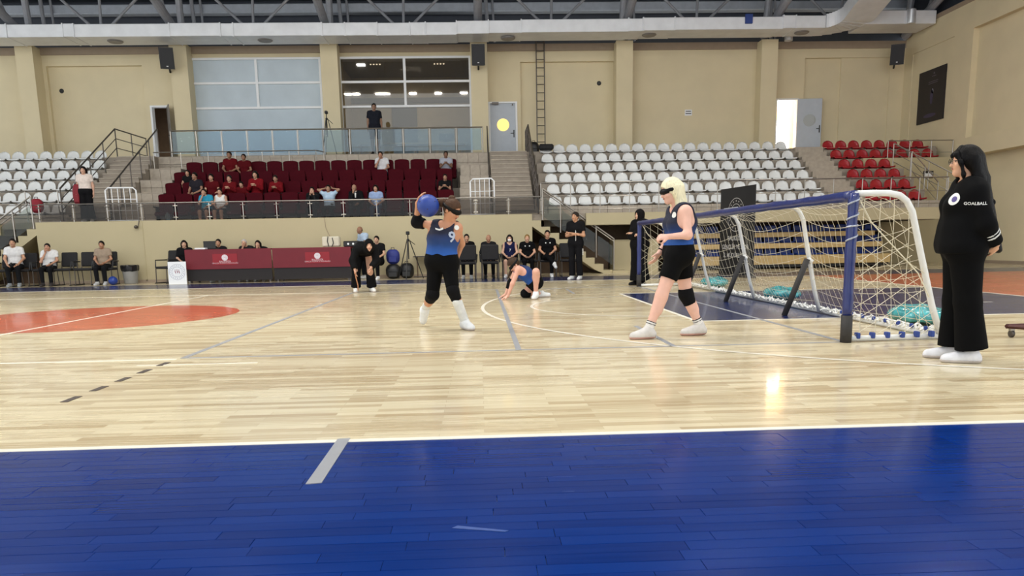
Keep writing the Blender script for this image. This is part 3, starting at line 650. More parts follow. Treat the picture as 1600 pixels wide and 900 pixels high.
# ================================================================== RAILINGS
def lerp(a, b, t): return tuple(a[i]+(b[i]-a[i])*t for i in range(3))
def railing(path, h, label, posts=1.0, mids=(), glassm=None, r=0.022, m=None, glass_z=(0.08, 0.9), clamps=False, drop=None, name='railing'):
    """path: base polyline at floor level"""
    m = m or M_steel
    t = thing(name, path[0], label, 'railing')
    up = lambda p, z: (p[0], p[1], p[2]+z)
    MB().tube([up(p, h) for p in path], r, 8).build('handrail', m, t)
    for q in mids: MB().tube([up(p, h*q) for p in path], r*0.6, 6).build('mid_rail', m, t)
    for a, c in zip(path[:-1], path[1:]):
        L = math.dist(a, c); n = max(1, round(L/posts))
        for k in range(n+1):
            p = lerp(a, c, k/n); po = MB().tube([p, up(p, h)], r*0.8, 8).build('post', m, t)
            if clamps:
                bq = MB()
                for z in (0.16, 0.82): bq.tube([(p[0]-0.07, p[1]-0.01, p[2]+h*z), (p[0]+0.07, p[1]-0.01, p[2]+h*z)], 0.016, 6)
                bq.build('clamp', m, po)
            if glassm and k < n:
                q = lerp(a, c, (k+1)/n); e = 0.05/max(L/n, .1); p0 = lerp(p, q, e); p1 = lerp(p, q, 1-e)
                dx, dy = q[0]-p[0], q[1]-p[1]; l = math.hypot(dx, dy); nx, ny = -dy/l*.004, dx/l*.004
                z0, z1 = h*glass_z[0], h*glass_z[1]
                b = MB().add([(p0[0]-nx, p0[1]-ny, p0[2]+z0), (p1[0]-nx, p1[1]-ny, p1[2]+z0), (p1[0]-nx, p1[1]-ny, p1[2]+z1), (p0[0]-nx, p0[1]-ny, p0[2]+z1), (p0[0]+nx, p0[1]+ny, p0[2]+z0), (p1[0]+nx, p1[1]+ny, p1[2]+z0), (p1[0]+nx, p1[1]+ny, p1[2]+z1), (p0[0]+nx, p0[1]+ny, p0[2]+z1)],
                             [(0, 1, 2, 3), (5, 4, 7, 6), (0, 4, 5, 1), (3, 2, 6, 7), (0, 3, 7, 4), (1, 5, 6, 2)])
                b.build('glass_panel', glassm, t)
    return t
G_smoke = glass('smoked_railing_glass', '#c8c4c0', 0.0, 0.01); G_blue = glass('blue_railing_glass', '#d3e3ec', 0.03, 0.09); G_clear = glass('clear_railing_glass', '#e4e7e3', 0.0, 0.02)
railing([(-12.76, 22.58, ZD), (1.86, 22.58, ZD)], 0.50, 'low steel railing with smoked glass along the press stand parapet', 0.945, glassm=G_smoke, clamps=True, glass_z=(0.06, 0.93))
railing([(-10.55, 27.02, 4.12), (-5.35, 27.02, 4.12)], 0.86, 'glass walkway railing in front of the blinded window', 0.87, glassm=G_blue, glass_z=(0.1, 0.96), r=0.025)
railing([(-5.35, 27.02, 4.12), (0.20, 27.02, 4.12)], 0.86, 'glass walkway railing in front of the press room window', 0.92, glassm=G_blue, glass_z=(0.1, 0.96), r=0.025)
railing([(-10.95, 26.45, 3.30), (-5.5, 26.45, 3.30), (-5.33, 26.9, 3.30)], 0.90, 'thin steel railing behind the back burgundy row', 0.92, mids=(0.55,), r=0.018)
SL = lambda x: [(x, 23.15, 1.80+.05), (x, 27.0, 4.12)]
railing(SL(-12.40)+[(-12.40, 29.4, 4.12)], 0.95, 'dark steel stair railing beside the left white seats', 1.0, mids=(0.66, 0.33), r=0.024, m=M_darksteel)
railing(SL(-10.98), 0.92, 'steel stair railing beside the press stand on the left', 0.9, r=0.024, m=M_darksteel)
railing(SL(0.36), 0.88, 'steel stair railing between press stand and right stairs', 0.9, r=0.02, m=M_darksteel)
railing([(1.80, 22.9, 1.80)]+SL(1.80)[:0]+[(1.80, 27.0, 4.12), (1.80, 28.6, 4.12)], 0.92, 'dark steel stair railing beside the right white seats', 0.5, mids=(0.66, 0.33), r=0.022, m=M_darksteel)
railing([(1.86, 22.62, ZD), (14.3, 22.62, ZD)], 0.90, 'long steel railing in front of the right stand', 0.885, mids=(0.55, 0.14), r=0.02)
railing([(-26, 22.62, ZD), (-12.2, 22.62, ZD)], 0.90, 'long steel railing in front of the left stand', 0.95, mids=(0.55, 0.14), r=0.02)
railing([(1.90, 22.56, 1.62), (4.05, 22.56, 0.10)], 0.92, 'sloping steel railing with glass on the right lower stairs', 0.62, mids=(0.92,), glassm=G_clear, glass_z=(0.12, 0.75), r=0.024)
railing([(-12.95, 22.56, 1.62), (-15.2, 22.56, 0.10)], 0.92, 'sloping steel railing with glass on the left lower stairs', 0.62, mids=(0.84,), glassm=G_clear, glass_z=(0.12, 0.75), r=0.024)
railing([(14.35, 24.75, 1.9+.9), (15.3, 24.75, 1.8)], 0.0001+0.9, 'sloping steel railing beside the corner stand', 0.6, mids=(0.66, 0.33), r=0.02)
railing([(14.2, 26.0, 3.3), (16.5, 26.0, 3.3)], 0.90, 'steel railing at the end of the upper red rows', 0.9, mids=(0.55, 0.14), r=0.02)
railing([(14.35, 25.9, 3.2), (15.9, 24.2, 1.8)], 0.90, 'long sloping steel railing at the corner stairs', 0.6, mids=(0.66, 0.33), r=0.02)
sgn_ = thing('wall_sign', (15.62, 25.88, 2.95), 'small framed sign on the cream wall behind the red seats', 'sign'); MB().rbox(15.45, 15.80, 25.86, 25.9, 2.92, 3.16, .01).build('sign_frame', M_black, sgn_); MB().rbox(15.49, 15.76, 25.85, 25.862, 2.95, 3.08, .004).build('sign_face', M_white, sgn_)
# white tubular barrier gates
def gate(x, y, w, h, rz, label):
    t = thing('barrier_gate', (x, y, ZD), label, 'barrier', None, rz); pts = [(-w/2, 0, 0.03), (-w/2, 0, h-0.08), (-w/2+0.08, 0, h), (w/2-0.08, 0, h), (w/2, 0, h-0.08), (w/2, 0, 0.03)]
    f = MB().tube(pts, 0.024, 8, True).build('gate_frame', M_white); f.parent = t
    for k in range(1, 5): 
        q = MB().tube([(-w/2+w*k/5, 0, 0.03), (-w/2+w*k/5, 0, h)], 0.013, 6).build('bar', M_white); q.parent = t
    for z in (0.33, 0.66):
        q = MB().tube([(-w/2, 0, h*z), (w/2, 0, h*z)], 0.012, 6).build('bar', M_white); q.parent = t
gate(-10.55, 22.95, 0.85, 0.98, 0.12, 'white tubular barrier gate beside the woman in pale top')
gate(0.12, 22.95, 0.74, 1.08, -0.25, 'white tubular barrier gate at the foot of right stairs')
# wall ladder
lad = thing('wall_ladder', (2.45, 29.4, 4.2), 'dark steel ladder fixed to the back wall', 'ladder')
for x in (2.30, 2.60): MB().tube([(x, 29.35, 4.6), (x, 29.35, 8.5)], 0.022, 6).build('side_rail', M_darksteel, lad)
for k in range(13): MB().tube([(2.30, 29.35, 4.75+k*0.3), (2.60, 29.35, 4.75+k*0.3)], 0.016, 6).build('rung', M_darksteel, lad)
# ================================================================== GOAL
GX, GY0, GY1 = 3.34, 6.64, 15.64
M_pad = mat('blue_goal_padding', '#142463', 0.35, var=0.15, scale=14, bump=0.25, coat=0.3); M_gwhite = mat('white_goal_tube', '#dcdcd8', 0.35, var=0.05, scale=9); M_gpad = mat('dark_grey_foam', '#2f2d2c', 0.7, var=0.1)
M_net = mat('cream_net_cord', '#d8d0b8', 0.8); M_silver = mat('silver_tape', '#aab0bd', 0.35, 0.3)
goal = thing('ball_goal', (GX, (GY0+GY1)/2, 0), 'long low goal with blue padded bar and cream net', 'goal')
def wavy(p0, p1, n, amp, r, seed):
    rg = random.Random(seed); pts = []; rad = []
    for i in range(n+1):
        t = i/n; p = [p0[k]+(p1[k]-p0[k])*t for k in range(3)]; pts.append((p[0]+rg.uniform(-amp, amp), p[1], p[2]+rg.uniform(-amp, amp))); rad.append(r*rg.uniform(0.92, 1.08))
    return pts, rad
pts, rad = wavy((GX, GY0-0.02, 1.315), (GX, GY1+0.02, 1.315), 60, 0.003, 0.047, 5); cb = MB().tube(pts, 0.047, 12, radii=rad).build('crossbar', M_pad, goal, smooth=True)
for y, nm in ((GY0, 'near'), (GY1, 'far')):
    ps_, rd = wavy((GX, y, 0.24), (GX, y, 1.34), 14, 0.002, 0.046, 8)
    po_ = MB().tube(ps_, 0.046, 12, radii=rd).build('post', M_pad, goal, smooth=True)
    MB().tube([(GX, y, 0.0), (GX, y, 0.25)], 0.05, 12).build('post_foot_pad', M_gpad, po_, smooth=True)
    if nm == 'near':
        for (z0, z1) in ((1.30, 1.24), (1.17, 1.11), (1.06, 1.045), (0.98, 0.92)):
            b = MB(); n = 10; ring_ = [(GX+0.049*math.cos(PI*1.0+PI*k/n*1.0), y+0.049*math.sin(PI+PI*k/n), z0+(z1-z0)*(1-k/n)) for k in range(n+1)]
            b.tube(ring_, 0.008, 5); b.build('tape_wrap', M_silver, po_)
for (y0, y1) in ((9.6, 10.15), (10.4, 10.5), (8.1, 8.2), (7.2, 7.25)):
    MB().tube([(GX-0.02, y0, 1.357), (GX-0.015, y1, 1.36)], 0.008, 5).build('tape_wrap', M_silver, cb)
PROF = [(GX, 1.335), (3.52, 1.338), (3.66, 1.335), (3.76, 1.315), (3.83, 1.265), (3.89, 1.17), (4.01, 0.78), (4.16, 0.31), (4.27, 0.03)]
def frame_at(y, yb, name, r=0.029):
    return MB().tube([(x, y+(yb-y)*(1-z/1.335), z) for x, z in PROF], r, 10).build(name, M_gwhite, goal, smooth=True)
frame_at(GY0, GY0+0.06, 'side_frame'); frame_at(GY1, GY1, 'side_frame')
for i, y in enumerate((8.89, 11.14, 13.39)):
    st = frame_at(y, y+0.32, 'back_strut', 0.026)
    MB().tube([(4.06, y+0.12, 0.66), (4.00, y+0.13, 0.70)], 0.03, 8).build('joint', M_gwhite, st)
    MB().tube([(3.99, y+0.10, 0.70), (3.78, y+0.22, 0.0)], 0.036, 10).build('brace', M_gpad, goal, smooth=True)
for y in (GY0+0.02, GY1): MB().tube([(GX, y, 0.03), (4.28, y+0.05, 0.03)], 0.027, 10).build('side_base_bar', M_gwhite, goal, smooth=True)
MB().tube([(4.28, GY0+.05, 0.03), (4.33, 9.2, 0.03), (4.33, GY1, 0.03)], 0.026, 10).build('back_base_bar', M_gwhite, goal, smooth=True)
# gathered net lying along the back bar
rg = random.Random(11); b = MB()
for k in range(260):
    y = GY0+0.1+(GY1-GY0-0.15)*k/260; a = rg.uniform(0, 2*PI); b.tube([(4.30+0.05*math.cos(a), y-0.03, 0.06+0.02*math.sin(a)), (4.28+rg.uniform(-.04, .04), y, 0.085+rg.uniform(-.02, .02)), (4.30-0.05*math.cos(a), y+0.03, 0.05)], 0.011, 4)
b.build('gathered_net', M_gwhite, goal)
for k in range(6): MB().rbox(3.44+k*0.14, 3.475+k*0.14, GY0-0.01, GY0+0.05, 0.03, 0.085, .006).build('net_clip', M_blue, goal)
for k in range(8): MB().rbox(4.24, 4.27, GY0+0.25+k*0.24, GY0+0.29+k*0.24, 0.06, 0.10, .006).build('net_clip', M_blue, goal)
# net: back panel draped from the bar over the struts, plus both ends
plen = [0]
for a, c in zip(PROF[:-1], PROF[1:]): plen.append(plen[-1]+math.dist(a, c))
def prof(s):
    s = max(0, min(1, s))*plen[-1]
    for i in range(len(PROF)-1):
        if s <= plen[i+1]+1e-9:
            t = (s-plen[i])/(plen[i+1]-plen[i]); return (PROF[i][0]+(PROF[i+1][0]-PROF[i][0])*t, PROF[i][1]+(PROF[i+1][1]-PROF[i][1])*t)
    return PROF[-1]
strut_y = [GY0, 8.89, 11.14, 13.39, GY1]
def netpt(s, y):
    x, z = prof(s); j = max(i for i in range(4) if y >= strut_y[i]-1e-6); a = (y-strut_y[j])/(strut_y[j+1]-strut_y[j]); a = min(1, max(0, a))
    sag = math.sin(PI*a)*math.sin(PI*min(1, s*1.02)); h = 0.15*sag
    return (x-0.10*sag+0.006*math.sin(31*y+9*s), y+0.25*(1-z/1.335)*(1 if y < 13.4 else (GY1-y)/(GY1-13.4))*(0.25 if y < 7.0 else 1)+0.01*math.sin(17*s+5*y), max(0.04, z-h))
b = MB(); NS = 12; NY = 66
for i in range(1, NS): b.tube([netpt(i/NS, GY0+0.02+(GY1-GY0-0.04)*k/NY) for k in range(NY+1)], 0.0026, 3)
for k in range(1, NY): b.tube([netpt(i/NS, GY0+0.02+(GY1-GY0-0.04)*k/NY) for i in range(NS+1)], 0.0022, 3)
net = b.build('net', M_net, goal)
def side_net(y, seed):
    rg = random.Random(seed); b = MB()
    def xr(z):
        for (a, c) in zip(PROF[2:-1], PROF[3:]):
            if a[1] >= z >= c[1]: return a[0]+(c[0]-a[0])*(a[1]-z)/(a[1]-c[1])
        return 3.7
    def clip(p, q):
        n = 24; out = []
        for i in range(n+1):
            x = p[0]+(q[0]-p[0])*i/n; z = p[1]+(q[1]-p[1])*i/n
            if 0.05 < z < 1.31 and GX+0.04 < x < xr(z)-0.02: out.append((x, y+0.012*math.sin(9*x+7*z+seed), z))
        return out
    for k in range(-5, 9):
        for sg in (-1, 1):
            x0 = GX+0.205*k; l = clip((x0+rg.uniform(-.015, .015), 0.0 if sg > 0 else 1.34), (x0+1.9, 1.25 if sg > 0 else 0.10))
            if len(l) > 1: b.tube(l, 0.0028, 3)
    for k in range(1, 7):
        l = clip((GX+0.14*k, 0.0), (GX+0.14*k-0.03+rg.uniform(-.03, .03), 1.34))
        if len(l) > 1: b.tube(l, 0.003, 3)
    b.tube([(GX+0.06, y-0.005, 1.28), (3.52, y-0.005, 1.08), (3.80, y-0.005, 0.80), (3.98, y-.005, 0.62), (4.10, y-.005, 0.40)], 0.006, 5)
    b.build('end_net', M_net, goal)
side_net(GY0+0.01, 1); side_net(GY1, 4)
# wrapped turquoise weights behind the goal
M_teal = mat('turquoise_wrapped_bag', '#3f9296', 0.25, var=0.45, scale=16, bump=0.6, coat=0.4)
for i, (x, y, lab) in enumerate(((4.78, 7.95, 'turquoise plastic wrapped weight at the nearest corner of the goal'), (4.72, 11.5, 'turquoise plastic wrapped weight behind the middle of the goal'), (4.72, 14.9, 'turquoise plastic wrapped weight near the far end of the goal'))):
    b = MB(); b.ball((0, 0, 0.105), (0.27, 0.38, 0.105), 22, 14); rg = random.Random(i); 
    b.v = [(p[0]*(1+0.06*math.sin(23*p[1]+i)), p[1]*(1+0.05*math.sin(19*p[0]+7*p[2])), max(0.0, p[2]+0.018*math.sin(21*p[0]+3*i)*math.cos(17*p[1]))) for p in b.v]
    o = b.build('wrapped_weight', M_teal, smooth=True); o.location = (x, y, 0); tag(o, lab, 'bag', 'wrapped weights behind the goal')

# ================================================================== BANNER
A, B = Vector((6.36, 19.7, 0)), Vector((6.66, 18.0, 0)); D = (B-A).normalized(); NRM = Vector((D.y, -D.x, 0)); BW = (B-A).length
if NRM.y > 0 or NRM.x > 0: NRM = -NRM
ban = thing('roll_up_banner', tuple((A+B)/2), 'tall black roll-up banner with a white round crest behind the goal', 'banner')
def on_plane(b, o3, ex, nrm, lift): 
    return [tuple(o3+ex*p[0]+Vector((0, 0, 1))*p[1]+nrm*(p[2]+lift)) for p in b]
b = MB().rbox(0, BW, 0.05, 2.24, -0.006, 0.006, 0.003); b.v = on_plane(b.v, A, D, NRM, 0); b.build('banner_sheet', mat('banner_black', '#17171a', 0.5, var=0.1), ban)
b = MB().rbox(-0.02, BW+0.02, 0.0, 0.06, -0.07, 0.07, 0.01); b.v = on_plane(b.v, A, D, NRM, 0); b.build('banner_base', M_darksteel, ban)
M_bprint = mat('banner_white_print', '#b9b7b2', 0.6)
def banner_text(s, cx, cz, size):
    v, f = text_mesh(s, size, bold=size*0.012); b = MB().add([(cx+p[0], cz+p[1], p[2]) for p in v], f); b.v = on_plane(b.v, A, D, NRM, 0.009); b.build('lettering', M_bprint, ban)
mid = BW*0.47
banner_text('BALIKESİR', mid, 0.97, 0.16); banner_text('GENÇLİK VE SPOR', mid, 0.75, 0.16); banner_text('İL MÜDÜRLÜĞÜ', mid, 0.54, 0.16)
def crest(mb, cx, cz, R, dots=16, w=0.05):
    n = 48
    for (r, t) in ((R, w*R), (R*0.66, w*R)):
        vs = [(cx+rr*math.cos(2*PI*k/n), cz+rr*math.sin(2*PI*k/n), 0) for rr in (r, r-t) for k in range(n)]; mb.add(vs, [(k, (k+1) % n, n+(k+1) % n, n+k) for k in range(n)])
    for k in range(dots):
        a = 2*PI*k/dots; x, z = cx+R*0.82*math.cos(a), cz+R*0.82*math.sin(a); q = R*0.05
        mb.add([(x+q*math.cos(2*PI*j/6), z+q*math.sin(2*PI*j/6), 0) for j in range(6)], [tuple(range(6))])
def figure(mb, cx, cz, R):
    """three little running strokes and heads in the middle of the crest"""
    for dx, dz in ((-0.26, 0.02), (0.02, 0.06), (0.28, 0.02)):
        x, z = cx+dx*R, cz+dz*R
        mb.add([(x-0.10*R, z+0.12*R, 0), (x+0.02*R, z+0.16*R, 0), (x+0.07*R, z-0.06*R, 0), (x+0.12*R, z-0.24*R, 0), (x+0.02*R, z-0.24*R, 0), (x-0.05*R, z-0.02*R, 0)], [(0, 1, 2, 3, 4, 5)])
        mb.add([(x-0.02*R+0.06*R*math.cos(2*PI*j/8), z+0.26*R+0.06*R*math.sin(2*PI*j/8), 0) for j in range(8)], [tuple(range(8))])
b = MB(); crest(b, mid, 1.56, 0.42, 16, 0.035); figure(b, mid, 1.56, 0.42*0.8); b.v = on_plane(b.v, A, D, NRM, 0.009); b.build('crest_print', M_bprint, ban)

# ================================================================== OFFICIALS' TABLE AND THINGS ROUND IT
M_redcloth = mat('red_table_front', '#6d1322', 0.6, var=0.06, scale=4); M_redd = mat('red_plate', '#8d1524', 0.55); M_blk = mat('black_skirt', '#191416', 0.7)
def table(x0, x1, label, logo_x):
    t = thing('officials_table', ((x0+x1)/2, 21.6, 0), label, 'table', 'officials tables'); y = 21.3
    MB().rbox(x0, x1, y, y+0.75, 0.90, 0.94, .008).build('tabletop', M_redcloth, t)
    fr = MB().box(x0+.005, x1-.005, y-0.012, y+0.0, 0.39, 0.935).build('front_panel', M_redcloth, t); MB().box(x0+.02, x1-.02, y+0.01, y+0.03, 0.07, 0.39).build('lower_skirt', M_blk, t)
    for x in (x0+.1, x1-.1):
        for yy in (y+.08, y+.68): MB().box(x-.025, x+.025, yy-.025, yy+.025, 0, 0.9).build('leg', M_darksteel, t)
    MB().rbox(logo_x-0.34, logo_x+0.34, y-0.02, y-0.012, 0.50, 0.81, .003).build('name_plate', M_redd, t)
    b = MB().lathe((logo_x, y-0.021, 0.705), [(0.085, 0.002), (0.085, -0.002)], 24, 'y'); b.build('round_logo', mat('logo_white', '#e7dfe2', 0.5), t)
    b = MB(); crest(b, 0, 0, 0.07, 12, 0.06); figure(b, 0, 0, 0.07); b.v = [(logo_x+p[0], y-0.0245, 0.705+p[1]) for p in b.v]; b.build('logo_print', mat('logo_grey', '#8f8089', 0.6), t)
    for s, z, q in (('BALIKESİR', 0.595, 0.07), ('GENÇLİK VE SPOR İL MÜDÜRLÜĞÜ', 0.55, 0.045)):
        v, f = text_mesh(s, q); b = MB().add([(logo_x+p[0], y-0.0215, z+p[1]) for p in v], f); b.build('lettering', mat('logo_pink_white', '#d9c3c8', 0.5), t)
table(-8.22, -5.83, 'red fronted officials table next to the white emblem board', -7.12); table(-5.81, -3.62, 'red fronted officials table beside the bending referee', -4.56)
b = MB().rbox(-0.245, 0.245, -0.012, 0.012, 0, 0.62, .004); sg = b.build('emblem_board', M_white); sg.location = (-8.36, 21.02, 0); sg.rotation_euler = (-0.06, 0, 0.03); tag(sg, 'white board with a round dotted emblem leaning by the red table', 'sign')
b = MB(); crest(b, 0, 0.34, 0.215, 20, 0.03); b.v = [(p[0], -0.0135, p[1]) for p in b.v]; q = b.build('emblem_ring', mat('emblem_slate', '#5b6180', 0.6)); q.parent = sg
b = MB(); figure(b, 0, 0.34, 0.19); b.v = [(p[0], -0.0135, p[1]) for p in b.v]; q = b.build('emblem_figure', mat('emblem_red', '#7d2138', 0.6)); q.parent = sg
def laptop(x, y, z, rz, label, m=None):
    t = thing('laptop', (x, y, z), label, 'laptop', None, rz)
    for nm, bb in (('laptop_base', (-.17, .17, -.12, .12, 0, .02)), ('laptop_screen', (-.17, .17, -.135, -.12, .01, .23))): q = MB().rbox(*bb, .005).build(nm, m or M_black); q.parent = t
laptop(-7.62, 21.72, 0.94, 0, 'black laptop open on the red table in front of man'); 
tag(MB().rbox(-7.98, -7.68, 21.4, 21.7, 0.94, 0.985, .01).build('paper_stack', M_white, loc=(-7.85, 21.5, 0.94)), 'stack of white papers lying on the red table', 'papers')
t = thing('display_unit', (-4.25, 21.8, 0.94), 'cream electronic display unit with cables on the red table', 'device')
MB().rbox(-4.50, -4.00, 21.72, 21.92, 0.95, 1.24, .03).build('case', mat('cream_plastic', '#cfc8b4', 0.5), t)
MB().tube([(-4.32, 21.71, 1.24), (-4.34, 21.69, 1.1), (-4.30, 21.69, 0.95)], 0.012, 6).build('cable', M_black, t); MB().tube([(-4.2, 21.71, 1.2), (-4.17, 21.69, 1.05), (-4.22, 21.69, 0.95)], 0.012, 6).build('cable', M_black, t)
t = thing('speaker_mixer', (-3.55, 21.6, 0.94), 'small black device on the end of the red table', 'device'); MB().rbox(-3.86, -3.42, 21.5, 21.8, 0.94, 1.10, .02).build('case', M_black, t)
for x in (-3.72, -3.58): MB().lathe((x, 21.495, 1.02), [(0.03, 0.004), (0.03, -0.006)], 12, 'y').build('knob', M_white, t)

# chairs
M_cf = mat('black_chair_fabric', '#1b1a1c', 0.8, var=0.15, scale=20)
def chair_proto(arms=True):
    t = thing('visitor_chair', (0, 0, 0), 'x', 'chair')
    P = []
    def add(nm, mb, m=M_cf):
        o = mb.build(nm, m); o.parent = t; return o
    add('seat', MB().rbox(-0.24, 0.24, -0.23, 0.22, 0.41, 0.48, .03))
    b = MB().rbox(-0.23, 0.23, 0.20, 0.26, 0.52, 0.93, .05); b.v = [(p[0], p[1]+(p[2]-0.5)*0.14, p[2]) for p in b.v]; add('backrest', b)
    for s in (-1, 1):
        add('leg', MB().tube([(s*0.22, -0.22, 0.0), (s*0.22, -0.20, 0.42)], 0.014, 6), M_darksteel); add('leg', MB().tube([(s*0.22, 0.24, 0.0), (s*0.22, 0.20, 0.42), (s*0.22, 0.24, 0.7)], 0.014, 6), M_darksteel)
        add('foot_rail', MB().tube([(s*0.22, -0.26, 0.015), (s*0.22, 0.27, 0.015)], 0.015, 6), M_black)
        if arms: add('armrest', MB().tube([(s*0.26, 0.23, 0.66), (s*0.27, -0.15, 0.66), (s*0.25, -0.18, 0.45)], 0.018, 6), M_black)
    return t
cp_ = chair_proto(); ct = tree_of(cp_); first = [True]
def chair(x, y, rz, label, group=None):
    if first[0]: first[0] = False; cp_.location = (x, y, 0); cp_.rotation_euler = (0, 0, rz); tag(cp_, label, None, group); return
    dup(cp_, (x, y, 0), rz, label, group, ct)
gl_, gr_ = 'black chairs on the left bench', 'black chairs on the right bench'
for x, l in ((-13.41, 'black chair under the bearded man in white tee'), (-12.88, 'empty black chair right of the bearded man in white'), (-12.32, 'black chair under the person resting chin on hand'), (-11.75, 'empty black chair right of the chin resting person'), (-11.18, 'empty black chair left of the man in beige tee'), (-10.62, 'black chair under the man in beige tee')): chair(x, 21.75, random.uniform(-.06, .06), l, gl_)
for x, l in ((-0.36, 'black chair under the bearded man at bench start'), (0.26, 'black chair under the bald man on the bench'), (0.86, 'black chair under the masked player'), (1.37, 'black chair under the short haired blond coach'), (1.92, 'black chair under the man with crossed legs'), (2.50, 'empty black chair right behind the standing man')): chair(x, 21.1, random.uniform(-.06, .06), l, gr_)
chair(-0.34, 20.25, PI+0.05, 'black chair turned backwards before the bearded man', gr_); chair(0.28, 20.3, PI-0.04, 'black chair turned backwards before the bald man', gr_)
chair(-8.98, 21.9, -0.5, 'brown black stacking chair by the emblem board')
# bin, balls, bags, tripods
t = thing('waste_bin', (-10.12, 22.1, 0), 'grey waste bin lined with a black bag by the wall', 'bin')
MB().lathe((-10.12, 22.1, 0), [(0.17, 0), (0.18, 0.02), (0.215, 0.38), (0.215, 0.40)], 20).build('bin_body', mat('grey_bin', '#8f8f8c', 0.5), t, smooth=True)
b = MB().lathe((-10.12, 22.1, 0), [(0.225, 0.36), (0.235, 0.42), (0.24, 0.50), (0.22, 0.53), (0.16, 0.53)], 20); b.v = [(p[0]+0.012*math.sin(40*p[1]), p[1], p[2]+0.012*math.sin(31*p[0])) for p in b.v]; b.build('bin_bag', mat('black_bag_film', '#19191b', 0.3, bump=0.4, scale=20), t)
M_ball = mat('blue_rubber_ball', '#183888', 0.42, var=0.06)
def gball(c, label):
    o = MB().ball((0, 0, 0), 0.121, 28, 18).build('goal_ball', M_ball, smooth=True); o.location = c; tag(o, label, 'ball')
    for k in range(8):
        a = 2*PI*k/8; z = (0.35 if k % 2 else -0.35); r = math.sqrt(1-z*z); d = Vector((r*math.cos(a), r*math.sin(a), z)); q = MB().ball(tuple(d*0.1195), 0.006, 8, 6).build('bell_hole', M_black); q.parent = o
gball((-10.32, 21.45, 0.121), 'blue ball lying on the floor beside the waste bin'); gball((-0.55, 8.28, 1.375), 'blue ball held behind the head of the throwing player')
def tripod(x, y, z, h, label, r=0.42, cam_=True):
    t = thing('camera_tripod', (x, y, z), label, 'tripod')
    for k in range(3):
        a = 2*PI*k/3+0.4; MB().tube([(x+r*math.cos(a), y+r*math.sin(a), z), (x+0.05*math.cos(a), y+0.05*math.sin(a), z+h*0.86)], 0.014, 6).build('leg', M_black, t)
    MB().tube([(x, y, z+h*0.45), (x, y, z+h)], 0.016, 6).build('centre_column', M_black, t); MB().ball((x, y, z+h*0.88), 0.045, 10, 8).build('tripod_head', M_black, t)
    c = MB(); c.rbox(x-.05, x+.05, y-.07, y+.07, z+h, z+h+.10, .015); c.tube([(x, y-.06, z+h+.05), (x, y-.13, z+h+.05)], .03, 10); c.build('camera', M_black, t)
    MB().tube([(x, y, z+h*.9), (x+.18, y+.15, z+h*.78)], 0.01, 6).build('pan_handle', M_black, t)
tripod(-2.03, 21.5, 0, 1.24, 'black camera tripod standing by the cream wall'); tripod(-5.25, 27.35, 4.12, 1.42, 'camera tripod on the upper walkway between the windows', 0.3)
t = thing('folding_table', (-1.35, 21.9, 0), 'small table with laptop behind the throwing player', 'table')
MB().rbox(-1.95, -0.95, 21.65, 22.15, 0.60, 0.63, .006).build('tabletop', M_darksteel, t)
for x in (-1.85, -1.15, -1.02): MB().tube([(x, 21.9, 0.0), (x, 21.9, 0.6)], 0.02, 6).build('leg', mat('brown_leg', '#6f5a44', 0.6), t)
MB().tube([(-1.95, 21.75, 0.03), (-1.0, 22.0, 0.03)], 0.02, 6).build('foot_bar', M_darksteel, t)
t.location.y += 0.3
laptop(-1.2, 22.15, 0.63, 0.5, 'dark laptop on the small table behind the player', mat('navy_case', '#202a48', 0.4))
def bag(x, y, z, w, d, h, m, label, rz=0, name='backpack', top=True):
    t = thing(name, (x, y, z), label, 'bag', None, rz); b = MB().ball((0, 0, h*0.5), (w*0.56, d*0.56, h*0.56), 16, 12); b.v = [(max(-w/2, min(w/2, p[0])), max(-d/2, min(d/2, p[1])), max(0, min(h, p[2]))) for p in b.v]; q = b.build('bag_body', m, smooth=True); q.parent = t
    q = MB().rbox(-w*.32, w*.32, -d*.62, -d*.42, h*.12, h*.5, .02).build('front_pocket', m); q.parent = t
    if top: q = MB().tube([(-.05, 0, h-.01), (-.04, 0, h+.05), (.04, 0, h+.05), (.05, 0, h-.01)], .01, 6).build('carry_loop', M_black); q.parent = t
bag(-2.52, 21.85, 0, 0.42, 0.35, 0.42, M_black, 'black sports bag on the floor under the blue backpack'); bag(-2.14, 21.95, 0, 0.4, 0.36, 0.44, M_black, 'large black bag beside the tripod legs')
bag(-2.52, 21.9, 0.42, 0.38, 0.25, 0.42, mat('royal_blue_cloth', '#232f7c', 0.6), 'royal blue backpack on top of a black sports bag')
bag(2.08, 28.3, 4.12, 0.4, 0.3, 0.5, M_black, 'black backpack at the top of the right stairs'); bag(-13.35, 23.55, 2.12, 0.35, 0.25, 0.42, mat('red_bag_cloth', '#8c1a2a', 0.7), 'red backpack on a front white seat of the left stand')
b = MB().rbox(2.16, 2.68, 26.80, 27.02, 4.16, 4.36, .05); tag(b.build('folded_jacket', M_cf, loc=(2.42, 26.9, 4.16)), 'black jacket hung over the first top row white seat', 'jacket')
b = MB().lathe((-9.25, 22.95, 1.8), [(0.07, 0), (0.075, 0.02), (0.075, 0.17), (0.03, 0.22), (0.025, 0.25)], 14); bt = tag(b.build('water_bottle', glass('water_bottle_blue', '#9fd0e6', 0.1, 0.25), loc=(-9.25, 22.95, 1.8), smooth=True), 'pale blue water bottle on the deck behind glass', 'bottle')
